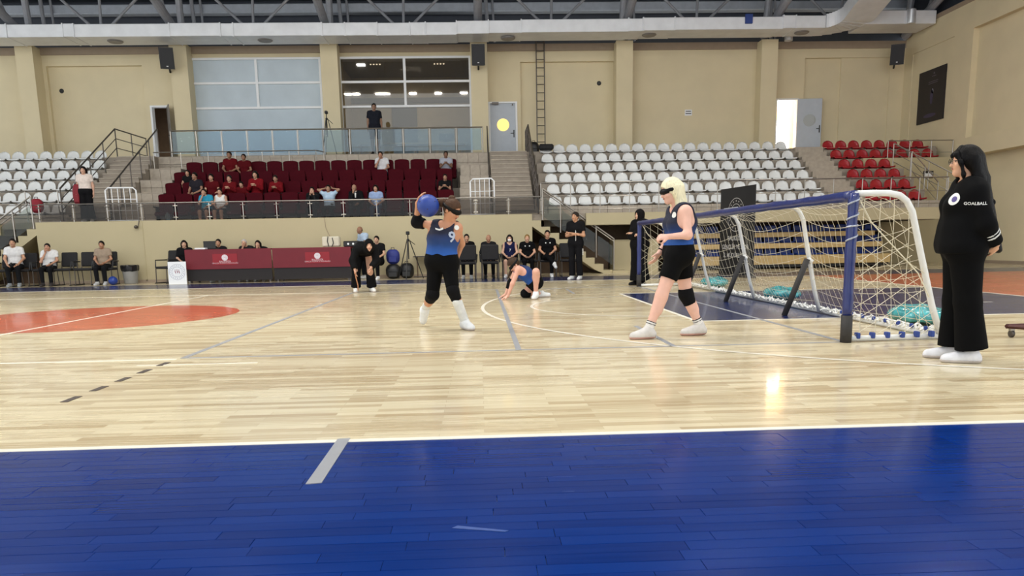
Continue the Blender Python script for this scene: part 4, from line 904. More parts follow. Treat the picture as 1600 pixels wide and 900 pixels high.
# loudspeakers
def loudspeaker(x, y, z, rz, tilt, label):
    t = thing('loudspeaker', (x, y, z), label, 'loudspeaker', 'wall loudspeakers', rz); t.rotation_euler = (tilt, 0, rz)
    q = MB().prism([(-0.24, 0), (0.24, 0), (0.17, 0.34), (-0.17, 0.34)], 'z', 0, 0.72).build('cabinet', M_black); q.parent = t
    q = MB().rbox(-0.21, 0.21, -0.015, 0.0, 0.04, 0.68, .01).build('grille', mat('speaker_grille', '#222327', 0.6)); q.parent = t
    q = MB().rbox(-0.03, 0.03, -0.02, -0.014, 0.08, 0.11, .004).build('badge', M_white); q.parent = t
    q = MB().tube([(0, 0.3, 0.15), (0.0, 0.55, -0.05), (0, 0.6, -0.12)], 0.035, 8).build('bracket', M_black); q.parent = t
loudspeaker(-10.95, 28.35, 7.30, 0.25, 0.22, 'black loudspeaker on the column left of the blinded window'); loudspeaker(0.12, 28.35, 7.33, 0.0, 0.18, 'black loudspeaker on the column beside the press room window'); loudspeaker(15.75, 28.6, 7.27, -0.35, 0.2, 'black loudspeaker in the corner near the poster')
t = thing('wall_camera', (-9.97, 22.44, 1.62), 'small dark security camera on the cream parapet', 'camera'); MB().ball((-9.97, 22.42, 1.62), (.06, .06, .05), 12, 8).build('camera_body', M_darksteel, t); MB().tube([(-9.9, 22.49, 1.8), (-9.93, 22.45, 1.62)], .012, 6).build('bracket', M_darksteel, t)
# trolley corner at the right edge
t = thing('wheeled_trolley', (5.4, 6.75, 0), 'low dark red trolley base on castors at right edge', 'trolley')
M_tro = mat('dark_red_steel', '#46201d', 0.5, 0.3)
MB().tube([(4.90, 6.71, .105), (6.5, 6.80, .105)], .022, 4).build('frame_bar', M_tro, t); MB().tube([(4.92, 6.70, .105), (5.35, 6.0, .105)], .022, 4).build('frame_bar', M_tro, t); MB().tube([(5.35, 6.0, .105), (6.6, 6.1, .105)], .022, 4).build('frame_bar', M_tro, t)
for (x, y) in ((4.95, 6.70), (5.33, 6.05), (6.4, 6.78), (6.4, 6.1)):
    c = MB().lathe((x-.015, y, 0.036), [(0.03, 0), (0.036, .005), (0.036, .025), (0.03, .03)], 14, 'x').build('castor', M_darksteel, t); MB().rbox(x-.02, x+.02, y-.02, y+.02, .06, .09, .004).build('fork', M_steel, c)
# ================================================================== FIGURES: distance-field bodies and clothes, meshed by surface nets
V3 = lambda *a: np.array(a if len(a) > 1 else a[0], float)
nrm = lambda v: v/max(1e-9, np.linalg.norm(v))
def cap(a, b, ra, rb=None, k=0.03, fa=False, fb=False): return ('c', V3(a), V3(b), ra, ra if rb is None else rb, k, fa, fb)
def ell(c, r, R=None, k=0.02): return ('e', V3(c), V3(r), np.eye(3) if R is None else R, k)
def pdist(p, P):
    if p[0] == 'c':
        _, a, b, ra, rb, k, fa, fb = p; ab = b-a; L2 = max(1e-9, ab@ab); ap = P-a; t = (ap@ab)/L2; tc = np.clip(t, 0, 1)
        d = np.linalg.norm(ap-tc[..., None]*ab, axis=-1)-(ra+(rb-ra)*tc); L = math.sqrt(L2)
        if fb: d = np.maximum(d, (t-1)*L)
        if fa: d = np.maximum(d, -t*L)
        return d
    _, c, r, R, k = p; q = (P-c)@R.T; k0 = np.linalg.norm(q/r, axis=-1); k1 = np.linalg.norm(q/(r*r), axis=-1)+1e-9
    return k0*(k0-1)/k1
def pbox(p):
    if p[0] == 'c': r = max(p[3], p[4]); return np.minimum(p[1], p[2])-r, np.maximum(p[1], p[2])+r
    r = p[2].max(); return p[1]-r, p[1]+r
def smin(a, b, k):
    h = np.maximum(k-np.abs(a-b), 0)/k; return np.minimum(a, b)-h*h*k*0.25
def field(prims, P, cuts=(), subs=()):
    d = np.full(P.shape[:-1], 9.0)
    for p in prims: d = smin(d, pdist(p, P), p[-1] if p[0] == 'e' else p[5])
    for (c, n) in cuts: d = np.maximum(d, (P-c)@n)
    for s in subs: d = np.maximum(d, -pdist(s, P))
    return d
EDGES = [(0, 1), (2, 3), (4, 5), (6, 7), (0, 2), (1, 3), (4, 6), (5, 7), (0, 4), (1, 5), (2, 6), (3, 7)]
CORN = np.array([(i & 1, (i >> 1) & 1, (i >> 2) & 1) for i in range(8)])
def nets(prims, vox, cuts=(), subs=()):
    bb = [pbox(p) for p in prims]; lo = np.min([b[0] for b in bb], 0)-3*vox; hi = np.max([b[1] for b in bb], 0)+3*vox
    n = np.ceil((hi-lo)/vox).astype(int)+1; ax = [lo[i]+vox*np.arange(n[i]) for i in range(3)]
    D = np.full(n, 1.0, np.float64)
    for p, (a, b) in zip(prims, bb):
        k = p[-1] if p[0] == 'e' else p[5]; m = k+2.5*vox
        i0 = np.maximum(0, np.floor((a-m-lo)/vox).astype(int)); i1 = np.minimum(n, np.ceil((b+m-lo)/vox).astype(int)+1); sl = tuple(slice(i0[i], i1[i]) for i in range(3))
        G = np.stack(np.meshgrid(*[ax[i][sl[i]] for i in range(3)], indexing='ij'), -1); D[sl] = smin(D[sl], pdist(p, G), k)
    X, Y, Z = ax[0][:, None, None], ax[1][None, :, None], ax[2][None, None, :]
    for (c, nn) in cuts: D = np.maximum(D, (X-c[0])*nn[0]+(Y-c[1])*nn[1]+(Z-c[2])*nn[2])
    for s in subs:
        G = np.stack(np.meshgrid(*ax, indexing='ij'), -1); D = np.maximum(D, -pdist(s, G))
    Sg = D < 0; cnt = sum(Sg[c[0]:n[0]-1+c[0], c[1]:n[1]-1+c[1], c[2]:n[2]-1+c[2]].astype(np.int8) for c in CORN)
    act = np.argwhere((cnt > 0) & (cnt < 8))
    if len(act) == 0: return np.zeros((0, 3)), []
    vals = np.stack([D[tuple((act+c).T)] for c in CORN], 1); acc = np.zeros((len(act), 3)); w = np.zeros(len(act))
    for (a, b) in EDGES:
        va, vb = vals[:, a], vals[:, b]; msk = (va < 0) != (vb < 0); t = np.where(msk, va/np.where(msk, va-vb, 1), 0)
        acc += np.where(msk[:, None], CORN[a]+t[:, None]*(CORN[b]-CORN[a]), 0); w += msk
    vert = lo+vox*(act+acc/w[:, None]); idm = np.full(n-1, -1, np.int64); idm[tuple(act.T)] = np.arange(len(act)); quads = []
    for axs in range(3):
        s0 = [slice(1, n[i]-1) for i in range(3)]; s1 = list(s0); s0[axs] = slice(0, n[axs]-1); s1[axs] = slice(1, n[axs])
        A, B = Sg[tuple(s0)], Sg[tuple(s1)]; e = np.argwhere(A != B)
        if len(e) == 0: continue
        fl_ = A[tuple(e.T)]; base = e.copy(); u, v = (axs+1) % 3, (axs+2) % 3; base[:, u] += 1; base[:, v] += 1
        def cell(du, dv): q = base.copy(); q[:, u] -= du; q[:, v] -= dv; return idm[tuple(q.T)]
        Q = np.stack([cell(1, 1), cell(0, 1), cell(0, 0), cell(1, 0)], 1); Q[~fl_] = Q[~fl_][:, ::-1]; quads.append(Q)
    Q = np.concatenate(quads); Q = Q[(Q >= 0).all(1)]
    return vert, Q
def sdf_obj(name, prims, vox, m, parent, cuts=(), subs=()):
    v, q = nets(prims, vox, cuts, subs); me = bpy.data.meshes.new(name)
    me.vertices.add(len(v)); me.vertices.foreach_set('co', v.astype(np.float32).ravel()); nq = len(q)
    if nq:
        me.loops.add(4*nq); me.loops.foreach_set('vertex_index', np.asarray(q, np.int32).ravel()); me.polygons.add(nq); me.polygons.foreach_set('loop_start', np.arange(0, 4*nq, 4, dtype=np.int32))
        me.polygons.foreach_set('use_smooth', np.ones(nq, bool))
    me.materials.append(m); me.update(calc_edges=True); me.validate()
    o = bpy.data.objects.new(name, me); COL.objects.link(o)
    if parent is not None: setp(o, parent)
    return o
def fab(col, rough=0.85): return mat('fabric_'+col, col, rough, var=0.10, scale=18, bump=0.08, spec=0.12)
def skinm(col): return mat('skin_'+col, col, 0.55, var=0.05, scale=14, spec=0.4)
def hairm(col):
    m = mat('hair_'+col, col, 0.42, var=0.2, scale=6, bump=0.5, spec=0.12); nt = m.node_tree
    if not any(n.type == 'MAPPING' for n in nt.nodes):      # strands: noise stretched along the fall of the hair
        mp = nt.nodes.new('ShaderNodeMapping'); mp.inputs['Scale'].default_value = (22, 22, 1.5); tc = [n for n in nt.nodes if n.type == 'TEX_COORD'][0]; nz = [n for n in nt.nodes if n.type == 'TEX_NOISE'][0]
        nt.links.new(tc.outputs['Object'], mp.inputs['Vector']); nt.links.new(mp.outputs[0], nz.inputs['Vector'])
    return m
def onto(prims, pts, d, lift=0.002, start=0.2, cuts=()):
    """slide points along direction d until they meet the surface"""
    P = np.asarray(pts, float)-d*start
    for _ in range(40): P = P+d*np.clip(field(prims, P, cuts), -0.02, 0.05)[:, None]
    return P-d*lift

STAND = dict(head=(0, -.02, 1.59), neck=(0, .01, 1.45), chest=(0, .0, 1.28), waist=(0, 0, 1.09), pelvis=(0, 0, .95), shL=(.17, .01, 1.40), elL=(.225, .03, 1.12), wrL=(.235, -.04, .88), hipL=(.09, 0, .92), knL=(.10, -.02, .50), anL=(.105, .02, .085), toeL=(.125, -.16, .03))
SEAT = dict(head=(0, -.02, 1.24), neck=(0, .03, 1.10), chest=(0, .05, .94), waist=(0, .06, .74), pelvis=(0, .04, .58), shL=(.17, .04, 1.05), elL=(.235, -.02, .80), wrL=(.10, -.24, .68), hipL=(.09, .02, .54), knL=(.12, -.40, .53), anL=(.12, -.38, .085), toeL=(.135, -.55, .03))
def mirror(J):
    J = dict(J)
    for k in list(J):
        if k.endswith('L') and k[:-1]+'R' not in J: v = J[k]; J[k[:-1]+'R'] = (-v[0], v[1], v[2])
    return J
ARMS = {
 'lap': {}, 'hang': {},
 'folded': dict(elL=(.23, -.03, .80+.32), wrL=(-.06, -.17, .86+.32), elR=(-.23, -.03, .80+.32), wrR=(.06, -.19, .83+.32)),
 'chin': dict(elR=(-.17, -.22, .76), wrR=(-.06, -.14, 1.06), handR=(.0, -.0, 1)),
 'mouth': dict(elR=(-.20, -.16, .80), wrR=(-.05, -.17, 1.08), handR=(.1, .2, .9)),
 'behind': dict(elL=(.36, .02, 1.20), wrL=(.13, .10, 1.25), elR=(-.36, .02, 1.20), wrR=(-.13, .10, 1.25), handL=(-.9, .2, .3), handR=(.9, .2, .3)),
 'phone': dict(elL=(.20, -.12, .80), wrL=(.05, -.27, .90), elR=(-.20, -.12, .80), wrR=(-.05, -.27, .90)),
 'face': dict(elL=(.16, -.25, .78), wrL=(.06, -.15, 1.05), elR=(-.16, -.25, .78), wrR=(-.06, -.15, 1.05), handL=(-.2, .1, 1), handR=(.2, .1, 1), head=(0, -.10, 1.20)),
 'reach': dict(elL=(.30, -.20, .92), wrL=(.42, -.30, .80), elR=(-.22, -.05, .82), wrR=(-.16, -.25, .70)),
 'knees': dict(wrL=(.12, -.34, .62), wrR=(-.12, -.34, .62)),
 'crossleg': {},
}
def hand(wr, d, n, thumb, curl, sc, detail):
    """palm, four jointed fingers of different lengths and a thumb from the side of the palm"""
    d = nrm(d); n = nrm(n-d*(n@d)); s = nrm(np.cross(d, n))*thumb; out = []; r0 = 1.0 if detail else 1.25
    kn = [wr+d*0.082*sc*q+s*o*sc for q, o in ((.98, .028), (1.03, .010), (1.0, -.009), (.92, -.026))]
    for q in kn: out.append(cap(wr, q, .021*sc, .0135*sc*r0, .012))
    for q, L, o in zip(kn, (.066, .075, .070, .054), (.10, .03, -.04, -.12)):
        a1 = curl*0.8; a2 = curl*1.9; a3 = curl*2.6; dd = nrm(d+s*o); p = q
        for a, f, r in ((a1, .45, .0098), (a2, .32, .0088), (a3, .25, .0078)):
            e = p+(dd*math.cos(a)+n*math.sin(a))*L*f*sc*1.05; out.append(cap(p, e, r*sc*r0, r*sc*r0*.95, .005)); p = e
    b = wr+d*.022*sc+s*.022*sc; m1 = b+(d*.60+s*.62+n*.25)*.045*sc; m2 = m1+nrm(d*.85+s*.25+n*(.25+curl*.5))*.034*sc
    out += [cap(b, m1, .017*sc, .0125*sc*r0, .012), cap(m1, m2, .0115*sc*r0, .0095*sc*r0, .006)]
    return out
def person(label, J, skin='#c99a7c', hair=None, top=None, bottom=None, shoes=('#d9d9d6',), face=None, vox=0.016, loc=(0, 0, 0), rz=0, sc=1.0, build=1.0, base=None, bust=0.0, hands=None, face_detail=True, extra=None, curl=(0.35, 0.35)):
    """J: joints in the figure's own frame (facing -y) or already in world metres when loc is zero"""
    J = {k: V3(v)*sc for k, v in mirror(J).items() if not k.startswith('hand')}; HJ = hands or {}
    c_, s_ = math.cos(rz), math.sin(rz); Rz = np.array([[c_, -s_, 0], [s_, c_, 0], [0, 0, 1]]); T = V3(loc)
    J = {k: Rz@v+T for k, v in J.items()}
    up = nrm(J['chest']-J['pelvis']); lat = nrm(J['shL']-J['shR']); fw = nrm(np.cross(lat, up))*-1
    fw = nrm(np.cross(up, lat))*-1.0
    if (fw@(Rz@V3(0, -1, 0))) < 0 and base is None: fw = -fw
    fwd = nrm(Rz@V3(face)) if face is not None else fw
    hu = nrm(V3(0, 0, 1)-fwd*fwd[2]) if HJ.get('head_up') is None else nrm(V3(HJ['head_up'])-fwd*(V3(HJ['head_up'])@fwd)); hl = nrm(np.cross(hu, fwd))
    q = sc*build; A = lambda n: J[n]
    def torso(g, lo=0):
        w = {'pelvis': (.078, .102), 'waist': (.058, .090), 'chest': (.074, .100)}; out = []; names = ('pelvis', 'waist', 'chest')
        for nme in names: ww, r = w[nme]; out.append(cap(A(nme)-lat*ww*q, A(nme)+lat*ww*q, r*q+g, None, .05))
        for a, b in (('pelvis', 'waist'), ('waist', 'chest')):
            for s in (-1, 1): out.append(cap(A(a)+lat*s*w[a][0]*q, A(b)+lat*s*w[b][0]*q, w[a][1]*q*.95+g, w[b][1]*q*.95+g, .05))
        t = A('neck')-up*.055*q
        out.append(cap(t-lat*.10*q, t+lat*.10*q, .066*q+g, None, .06))
        for s, sh in ((-1, 'shR'), (1, 'shL')): out += [cap(A('chest')+lat*s*.07*q, t+lat*s*.09*q, .098*q+g, .068*q+g, .05), cap(A('neck')-up*.03*q, A(sh), .048*q+g*.8, .052*q+g, .05)]
        if bust:
            for s in (-1, 1): out.append(ell(A('chest')+lat*s*.065*q+fw*.085*q-up*.02*q, V3(.062, .055, .058)*q*(0.7+bust)+g, np.stack([lat, fw, up]), .04))
        return out
    def limb(a, b, c, ra, rb, rc, g=0.0, upto=2.0, fr=0.0, k=.03, flare=None, cut=True):
        """upper and lower segment; upto 0..2 tells how far down the limb the piece reaches (flat end)"""
        o = []
        if upto <= 1: e = A(a)+(A(b)-A(a))*upto; o.append(cap(A(a), e, ra+g, ra+(rb-ra)*upto+g, k, False, cut))
        else:
            e = A(b)+(A(c)-A(b))*(upto-1); o += [cap(A(a), A(b), ra+g, rb+g, k), cap(A(b), e, rb+g, (rb+(rc-rb)*(upto-1) if flare is None else flare)+g, k, False, cut and upto < 2.0)]
        return o
    aR, lR = (.047*q, .037*q, .026*q), (.085*q, .056*q, .036*q)
    body = torso(0.0)
    for s in 'LR':
        body += limb('sh'+s, 'el'+s, 'wr'+s, *aR, cut=False) + limb('hip'+s, 'kn'+s, 'an'+s, *lR, cut=False)
        body.append(cap(A('kn'+s)+(A('an'+s)-A('kn'+s))*.12-fw*.012*q, A('kn'+s)+(A('an'+s)-A('kn'+s))*.45-fw*.016*q, .048*q, .043*q, .04))
        f = nrm(A('toe'+s)-A('an'+s)); body.append(cap(A('an'+s), A('toe'+s), .036*q, .028*q, .02))
        fd = A('wr'+s)-A('el'+s); hd = HJ.get(s); d = nrm(Rz@V3(hd[0])) if hd else nrm(fd); nn = nrm(Rz@V3(hd[1])) if hd and len(hd) > 1 else nrm(fw*0.4-lat*(1 if s == 'L' else -1)*0.8)
        th = hd[2] if hd and len(hd) > 2 else (1 if np.cross(d, nn)@(fw+V3(0, 0, .3)) > 0 else -1)
        body += hand(A('wr'+s), d, nn, th, curl[0] if s == 'L' else curl[1], sc, vox < 0.012)
    hc = A('head'); RH = np.stack([hl, fwd, hu])
    H = [ell(hc+hu*.022*sc-fwd*.008*sc, V3(.074, .094, .092)*sc, RH, .02), ell(hc-hu*.042*sc+fwd*.022*sc, V3(.056, .062, .066)*sc, RH, .03), cap(hc+fwd*.082*sc+hu*.012*sc, hc+fwd*.102*sc-hu*.022*sc, .009*sc, .014*sc, .012),
         cap(hc+fwd*.070*sc-hu*.085*sc, hc+fwd*.066*sc-hu*.09*sc, .020*sc, .020*sc, .03), cap(hc+fwd*.083*sc-hu*.048*sc-hl*.016*sc, hc+fwd*.083*sc-hu*.048*sc+hl*.016*sc, .009*sc, .009*sc, .01)]
    for s in (-1, 1): H += [ell(hc+hl*s*.076*sc-hu*.012*sc-fwd*.008*sc, V3(.011, .020, .030)*sc, RH, .006), ell(hc+hl*s*.036*sc+fwd*.064*sc-hu*.022*sc, V3(.026, .022, .022)*sc, RH, .02)]
    body += H+[cap(A('neck')-up*.02*sc, hc-hu*.05*sc-fwd*.012*sc, .053*q, .050*sc, .025)]
    foot = np.min([A('anL')[2], A('anR')[2]])
    bl_ = sdf_obj('person', body, vox, skinm(skin), None); tag(bl_, label, 'person')
    if face_detail:
        M_eye = mat('eye_dark', '#1c1512', 0.3); M_lip = mat('lip', '#9c5a50', 0.5)
        for s in (-1, 1):
            e = onto(H, [hc+hl*s*.031*sc+hu*.010*sc], -fwd, 0.0, .2)[0]; b = MB().ball((0, 0, 0), (.0135*sc, .005*sc, .0062*sc), 10, 6); b.v = [tuple(e+hl*p[0]+fwd*p[1]+hu*p[2]) for p in b.v]; b.build('eye', M_eye, bl_)
            if hair and hair[0] not in ('bald',):
                e = onto(H, [hc+hl*s*.032*sc+hu*.030*sc], -fwd, 0.0, .2)[0]; b = MB().ball((0, 0, 0), (.018*sc, .005*sc, .0042*sc), 8, 5); b.v = [tuple(e+hl*p[0]+fwd*p[1]+hu*p[2]) for p in b.v]; b.build('eyebrow', hairm(hair[1] if hair[0] != 'hijab' else '#20150f'), bl_)
        e = onto(H, [hc-hu*.048*sc], -fwd, 0.0, .2)[0]; b = MB().ball((0, 0, 0), (.022*sc, .005*sc, .007*sc), 10, 6); b.v = [tuple(e+hl*p[0]+fwd*p[1]+hu*p[2]) for p in b.v]; b.build('mouth', M_lip, bl_)
    # ---- hair
    cr = lambda g: ell(hc+hu*.026*sc-fwd*.012*sc, (V3(.076, .096, .096)+g)*sc, RH, .02)
    hcut = [(hc+fwd*.066*sc+hu*.052*sc, nrm(fwd*.80-hu*.60))]
    if hair:
        kind, hcol = hair[0], hair[1]; hm = hairm(hcol)
        if kind == 'short': sdf_obj('hair', [cr(.010)], vox, hm, bl_, hcut)
        elif kind == 'bald': sdf_obj('hair', [cr(.003)], vox, hm, bl_, [(hc+hu*.015*sc, hu), (hc-fwd*.01*sc, fwd)])
        elif kind in ('long', 'bob', 'tail'):
            L = hair[2] if len(hair) > 2 else .35; pr = [cr(.014)]; cc = [(hc+fwd*.075*sc+hu*.055*sc, nrm(fwd*.93-hu*.36))]
            if kind != 'tail':
                dn = V3(0, 0, -1) if kind == 'long' else nrm(V3(0, 0, -1)-fwd*.1)
                for o, bk in ((-.07, .035), (-.035, .075), (0, .09), (.035, .075), (.07, .035)):
                    p0 = hc+hl*o*sc-fwd*bk*sc+hu*.02*sc; p1 = p0+dn*.16*sc-fwd*(.045 if L > .3 else .02)*sc; p2 = p1+dn*max(.02, L-.16)*sc-fwd*(.15 if L > .6 else .07 if L > .3 else .015)*sc-hl*o*.25*sc; pr += [cap(p0, p1, .042*sc, .040*sc, .03), cap(p1, p2, .040*sc, .022*sc, .03)]
                sdf_obj('hair', pr, vox, hm, bl_, (), [ell(hc+fwd*.086*sc-hu*.040*sc, V3(.084, .096, .100)*sc, RH), cap(A('neck')+fw*.085*sc-up*.1*sc, hc+fwd*.08*sc-hu*.1*sc, .08*sc)])
                if kind == 'long' and vox < .012:
                    for sg in (-1, 1):
                        a0 = hc+hu*.112*sc+fwd*.035*sc+hl*sg*.01*sc; a1 = hc+hu*.058*sc+fwd*.076*sc+hl*sg*.045*sc; a2 = hc+hl*sg*.074*sc+fwd*.050*sc-hu*.005*sc; a3 = hc+hl*sg*.080*sc+fwd*.030*sc-hu*.10*sc; a4 = a3-hu*.12*sc-fwd*.01*sc
                        sdf_obj('fringe', [cap(a0, a1, .022*sc, .017*sc), cap(a1, a2, .017*sc, .014*sc), cap(a2, a3, .014*sc, .011*sc), cap(a3, a4, .011*sc, .006*sc)], .006, hm, bl_)
            else:
                sdf_obj('hair', pr, vox, hm, bl_, hcut); d = nrm(V3(hair[3])) if len(hair) > 3 else nrm(-fwd-hu*1.2); p0 = hc-fwd*.10*sc+hu*.04*sc; p1 = p0+d*L*.4*sc-fwd*.02*sc; p2 = p0+d*L*sc
                sdf_obj('ponytail', [cap(p0, p1, .030*sc, .040*sc), cap(p1, p2, .040*sc, .012*sc)], vox, hm, bl_)
        elif kind == 'hijab':
            t = A('neck')-up*.05*sc; pr = [cr(.024), ell(hc-hu*.035*sc-fwd*.0*sc, V3(.086, .096, .105)*sc, RH, .04), cap(hc-hu*.07*sc-fwd*.02*sc, t, .085*sc, .11*sc, .05), cap(t-lat*.09*sc, t+lat*.09*sc, .085*sc, None, .06)]
            sdf_obj('hijab', pr, vox, fab(hcol), bl_, subs=[ell(hc+fwd*.088*sc-hu*.012*sc, V3(.056, .072, .074)*sc, RH)])
    # ---- clothes
    made = {'body': bl_, 'prims': body, 'J': J, 'fw': fw, 'lat': lat, 'up': up, 'hc': hc, 'fwd': fwd, 'hu': hu, 'hl': hl, 'head': H}
    if top:
        col, slv, hem, g = top[0], top[1], top[2], top[3] if len(top) > 3 else .014; pr = torso(g)
        pu = nrm(A('waist')-A('pelvis'))
        cuts = [(A('pelvis')-pu*hem*sc, -pu)]; 
        if slv > 0:
            for s in 'LR': pr += limb('sh'+s, 'el'+s, 'wr'+s, aR[0]*1.08, aR[1]*1.15, aR[2]*1.25, g+.004, upto=min(slv, 1.97), flare=None)
        if extra: pr += extra(A, lat, fw, up)
        nk = top[4] if len(top) > 4 else 0.0; wide = .088 if slv <= 0 else .060 if nk > -.01 else .068
        subs = [cap(A('neck')+fw*(.03 if slv <= 0 else .018)*sc-up*(.0 if slv <= 0 else -.022-nk)*sc, A('head')+fw*.02*sc, wide*sc, (wide+.02)*sc)]
        if slv <= 0:
            for s, sg in (('L', 1), ('R', -1)): subs.append(ell(A('sh'+s)+lat*sg*.036*q-up*.03*q, V3(.062, .12, .135)*q, np.stack([lat, fw, up])))
        if hem > .05: 
            for s in 'LR': pr.append(cap(A('hip'+s), A('hip'+s)+(A('kn'+s)-A('hip'+s))*.5, lR[0]+g, lR[0]+g+.01, .05))
        made['top'] = sdf_obj(top[5] if len(top) > 5 else 'shirt', pr, vox, fab(col) if isinstance(col, str) else col, bl_, cuts, subs); made['topprims'] = pr; made['topcuts'] = cuts
    if bottom:
        col, lg, g = bottom[0], bottom[1], bottom[2] if len(bottom) > 2 else .013; fl_ = bottom[3] if len(bottom) > 3 else None
        pu = nrm(A('waist')-A('pelvis')); pr = [cap(A('pelvis')-lat*.078*q, A('pelvis')+lat*.078*q, .102*q+g, None, .05), cap(A('waist')-lat*.06*q, A('waist')+lat*.06*q, .088*q+g, None, .05)]
        for a in (1, -1): pr.append(cap(A('pelvis')+lat*a*.078*q, A('waist')+lat*a*.06*q, .097*q+g, .086*q+g, .05))
        for s in 'LR':
            pr.append(cap(A('pelvis'), A('hip'+s), .09*q+g, .085*q+g, .05)); pr += limb('hip'+s, 'kn'+s, 'an'+s, *lR, g=g, upto=lg, flare=fl_, k=.03)
        made['bottom'] = sdf_obj('trousers' if lg > 1.3 else 'shorts', pr, vox, fab(col), bl_, [(A('pelvis')+pu*.085*sc, pu)])
    if shoes:
        for s in 'LR':
            a, t = A('an'+s), A('toe'+s); d = nrm(t-a); fz = V3(0, 0, 1); side = nrm(np.cross(d, fz)); un = nrm(np.cross(side, d)); flat = nrm(d-fz*(d@fz)) if abs(d[2]) < .8 else d
            onf = abs(t[2]-T[2]-.03*sc) < .03; u = fz if onf else un; heel = a-u*.045*sc-(flat if onf else d)*.035*sc; toe = t+(flat if onf else d)*.015*sc
            pr = [cap(heel, toe, .043*sc, .036*sc, .02), cap(a-u*.005*sc, a+u*.012*sc, .047*sc, None, .03), cap(a-u*.03*sc, toe-(flat if onf else d)*.05*sc, .045*sc, .036*sc, .03), cap(a-u*.012*sc, t, .046*sc, .039*sc, .02)]
            zc = T[2] if base is None else base
            sdf_obj('shoe', pr, max(vox*.8, .007), fab(shoes[0], .6), bl_, [(V3(0, 0, zc+.001), V3(0, 0, -1))] if onf else ())
            if onf and vox < .013: sdf_obj('sole', [p[:3]+(p[3]+.004, p[4]+.004)+p[5:] for p in pr], .006, fab(shoes[3] if len(shoes) > 3 else '#bdb5b0', .7), bl_, [(V3(0, 0, zc+.001), V3(0, 0, -1)), (V3(0, 0, zc+.024), V3(0, 0, 1))])
            if len(shoes) > 1: sdf_obj('sock', [cap(a, a+(A('kn'+s)-a)*shoes[2], .043*q, .047*q, .02, False, True)], vox, fab(shoes[1]), bl_)
    return made
def seated(label, x, y, z, rz=0, hs=1.2, arms='lap', lean=0.0, tilt=0.0, legs=None, **kw):
    J = mirror(SEAT); a = ARMS[arms]; hands = {}
    for k, v in a.items():
        if k.startswith('hand'): hands[k[-1]] = (v,)
        else: J[k] = v
    if arms in ('chin', 'mouth') and lean >= 0: J['head'] = (-.03, -.07, 1.22)
    if legs: J.update(legs)
    if lean or tilt:
        for k in ('head', 'neck', 'chest', 'waist', 'shL', 'shR', 'elL', 'elR', 'wrL', 'wrR'):
            v = J[k]; h = max(0, v[2]-.58); J[k] = (v[0]+h*tilt, v[1]-h*lean, v[2]-h*abs(lean)*.25)
    s = hs/1.24; kw.setdefault('hands', hands)
    return person(label, J, loc=(x, y, z), rz=rz, sc=s, **kw)
def standing(label, x, y, z, rz=0, h=1.68, arms='hang', J=None, **kw):
    Q = mirror(STAND)
    if arms == 'folded': Q.update(ARMS['folded'])
    if J: Q.update(J)
    return person(label, Q, loc=(x, y, z), rz=rz, sc=h/1.70, **kw)
# ================================================================== PEOPLE ON THE COURT
def patch(made, prims, o3, ex, ey, d, name, shape, m, parent, lift=.0025, cuts=()):
    """flat print (verts in 2-D) laid on a garment: slid along d onto the surface"""
    vs, fs = shape; P = np.array([V3(o3)+V3(ex)*p[0]+V3(ey)*p[1] for p in vs]); P = onto(prims, P, nrm(V3(d)), lift, .12)
    b = MB().add([tuple(p) for p in P], fs); return b.build(name, m, parent)
def disc2(r, rings=3, n=20):
    vs = [(0, 0)]; fs = []
    for i in range(1, rings+1):
        for k in range(n): vs.append((r*i/rings*math.cos(2*PI*k/n), r*i/rings*math.sin(2*PI*k/n)))
    for k in range(n): fs.append((0, 1+k, 1+(k+1) % n))
    for i in range(rings-1):
        for k in range(n): fs.append((1+i*n+k, 1+(i+1)*n+k, 1+(i+1)*n+(k+1) % n, 1+i*n+(k+1) % n))
    return vs, fs
def fine(shape, it=1):
    return shape
M_print = mat('white_print', '#dcdcd8', 0.6)
# --- woman in black at the right
h = 1.58; s = h/1.70
wm = standing('woman in black with long dark hair standing beside the goal post', 3.63, 5.50, 0, rz=math.radians(-112), h=h, vox=0.009, build=1.06, bust=.5, skin='#d3a284', hair=('long', '#070505', .72),
    J=dict(head=(0, -.03, 1.60), shL=(.155, .02, 1.345), elL=(.205, .10, 1.10), wrL=(.10, .20, .95), elR=(-.235, .12, 1.14), wrR=(-.09, .22, .98), hipL=(.10, 0, .92), hipR=(-.10, 0, .92), anL=(.09, .10, .085), toeL=(.09, -.07, .03), anR=(-.13, .01, .085), toeR=(-.15, -.16, .03), knR=(-.11, -.0, .50), knL=(.10, .04, .50)),
    top=('#060607', 1.9, .07, .020, -.045, 'jacket'), bottom=('#050506', 1.93, .035, .075), shoes=('#dcdce0',), face=(0.05, -1, -.02), extra=lambda A, lat, fw, up: [cap(A('pelvis')-lat*.08+fw*.035, A('pelvis')+lat*.08+fw*.035, .148, .148, .06), cap(A('waist')-lat*.06+fw*.03, A('waist')+lat*.06+fw*.03, .135, .135, .06)], hands=dict(L=((-.7, .1, -.6),), R=((.7, .1, -.5),)))
P = wm['topprims']; fw, lat, up = wm['fw'], wm['lat'], wm['up']
o3 = wm['J']['chest']+fw*.10+lat*.13+up*.05
patch(wm, P, o3, nrm(np.cross(up, -lat*.55-fw*.8)), up, -(lat*.7+fw*.7), 'crest_patch', disc2(.042), M_print, wm['body'])
pd = -(lat*.8+fw*.6); ex = nrm(np.cross(up, -pd)); v, f = disc2(.020); patch(wm, P, o3, ex, up, pd, 'crest_mark', (v, f), mat('crest_red_blue', '#4a3f7a', 0.6), wm['body'], .004)
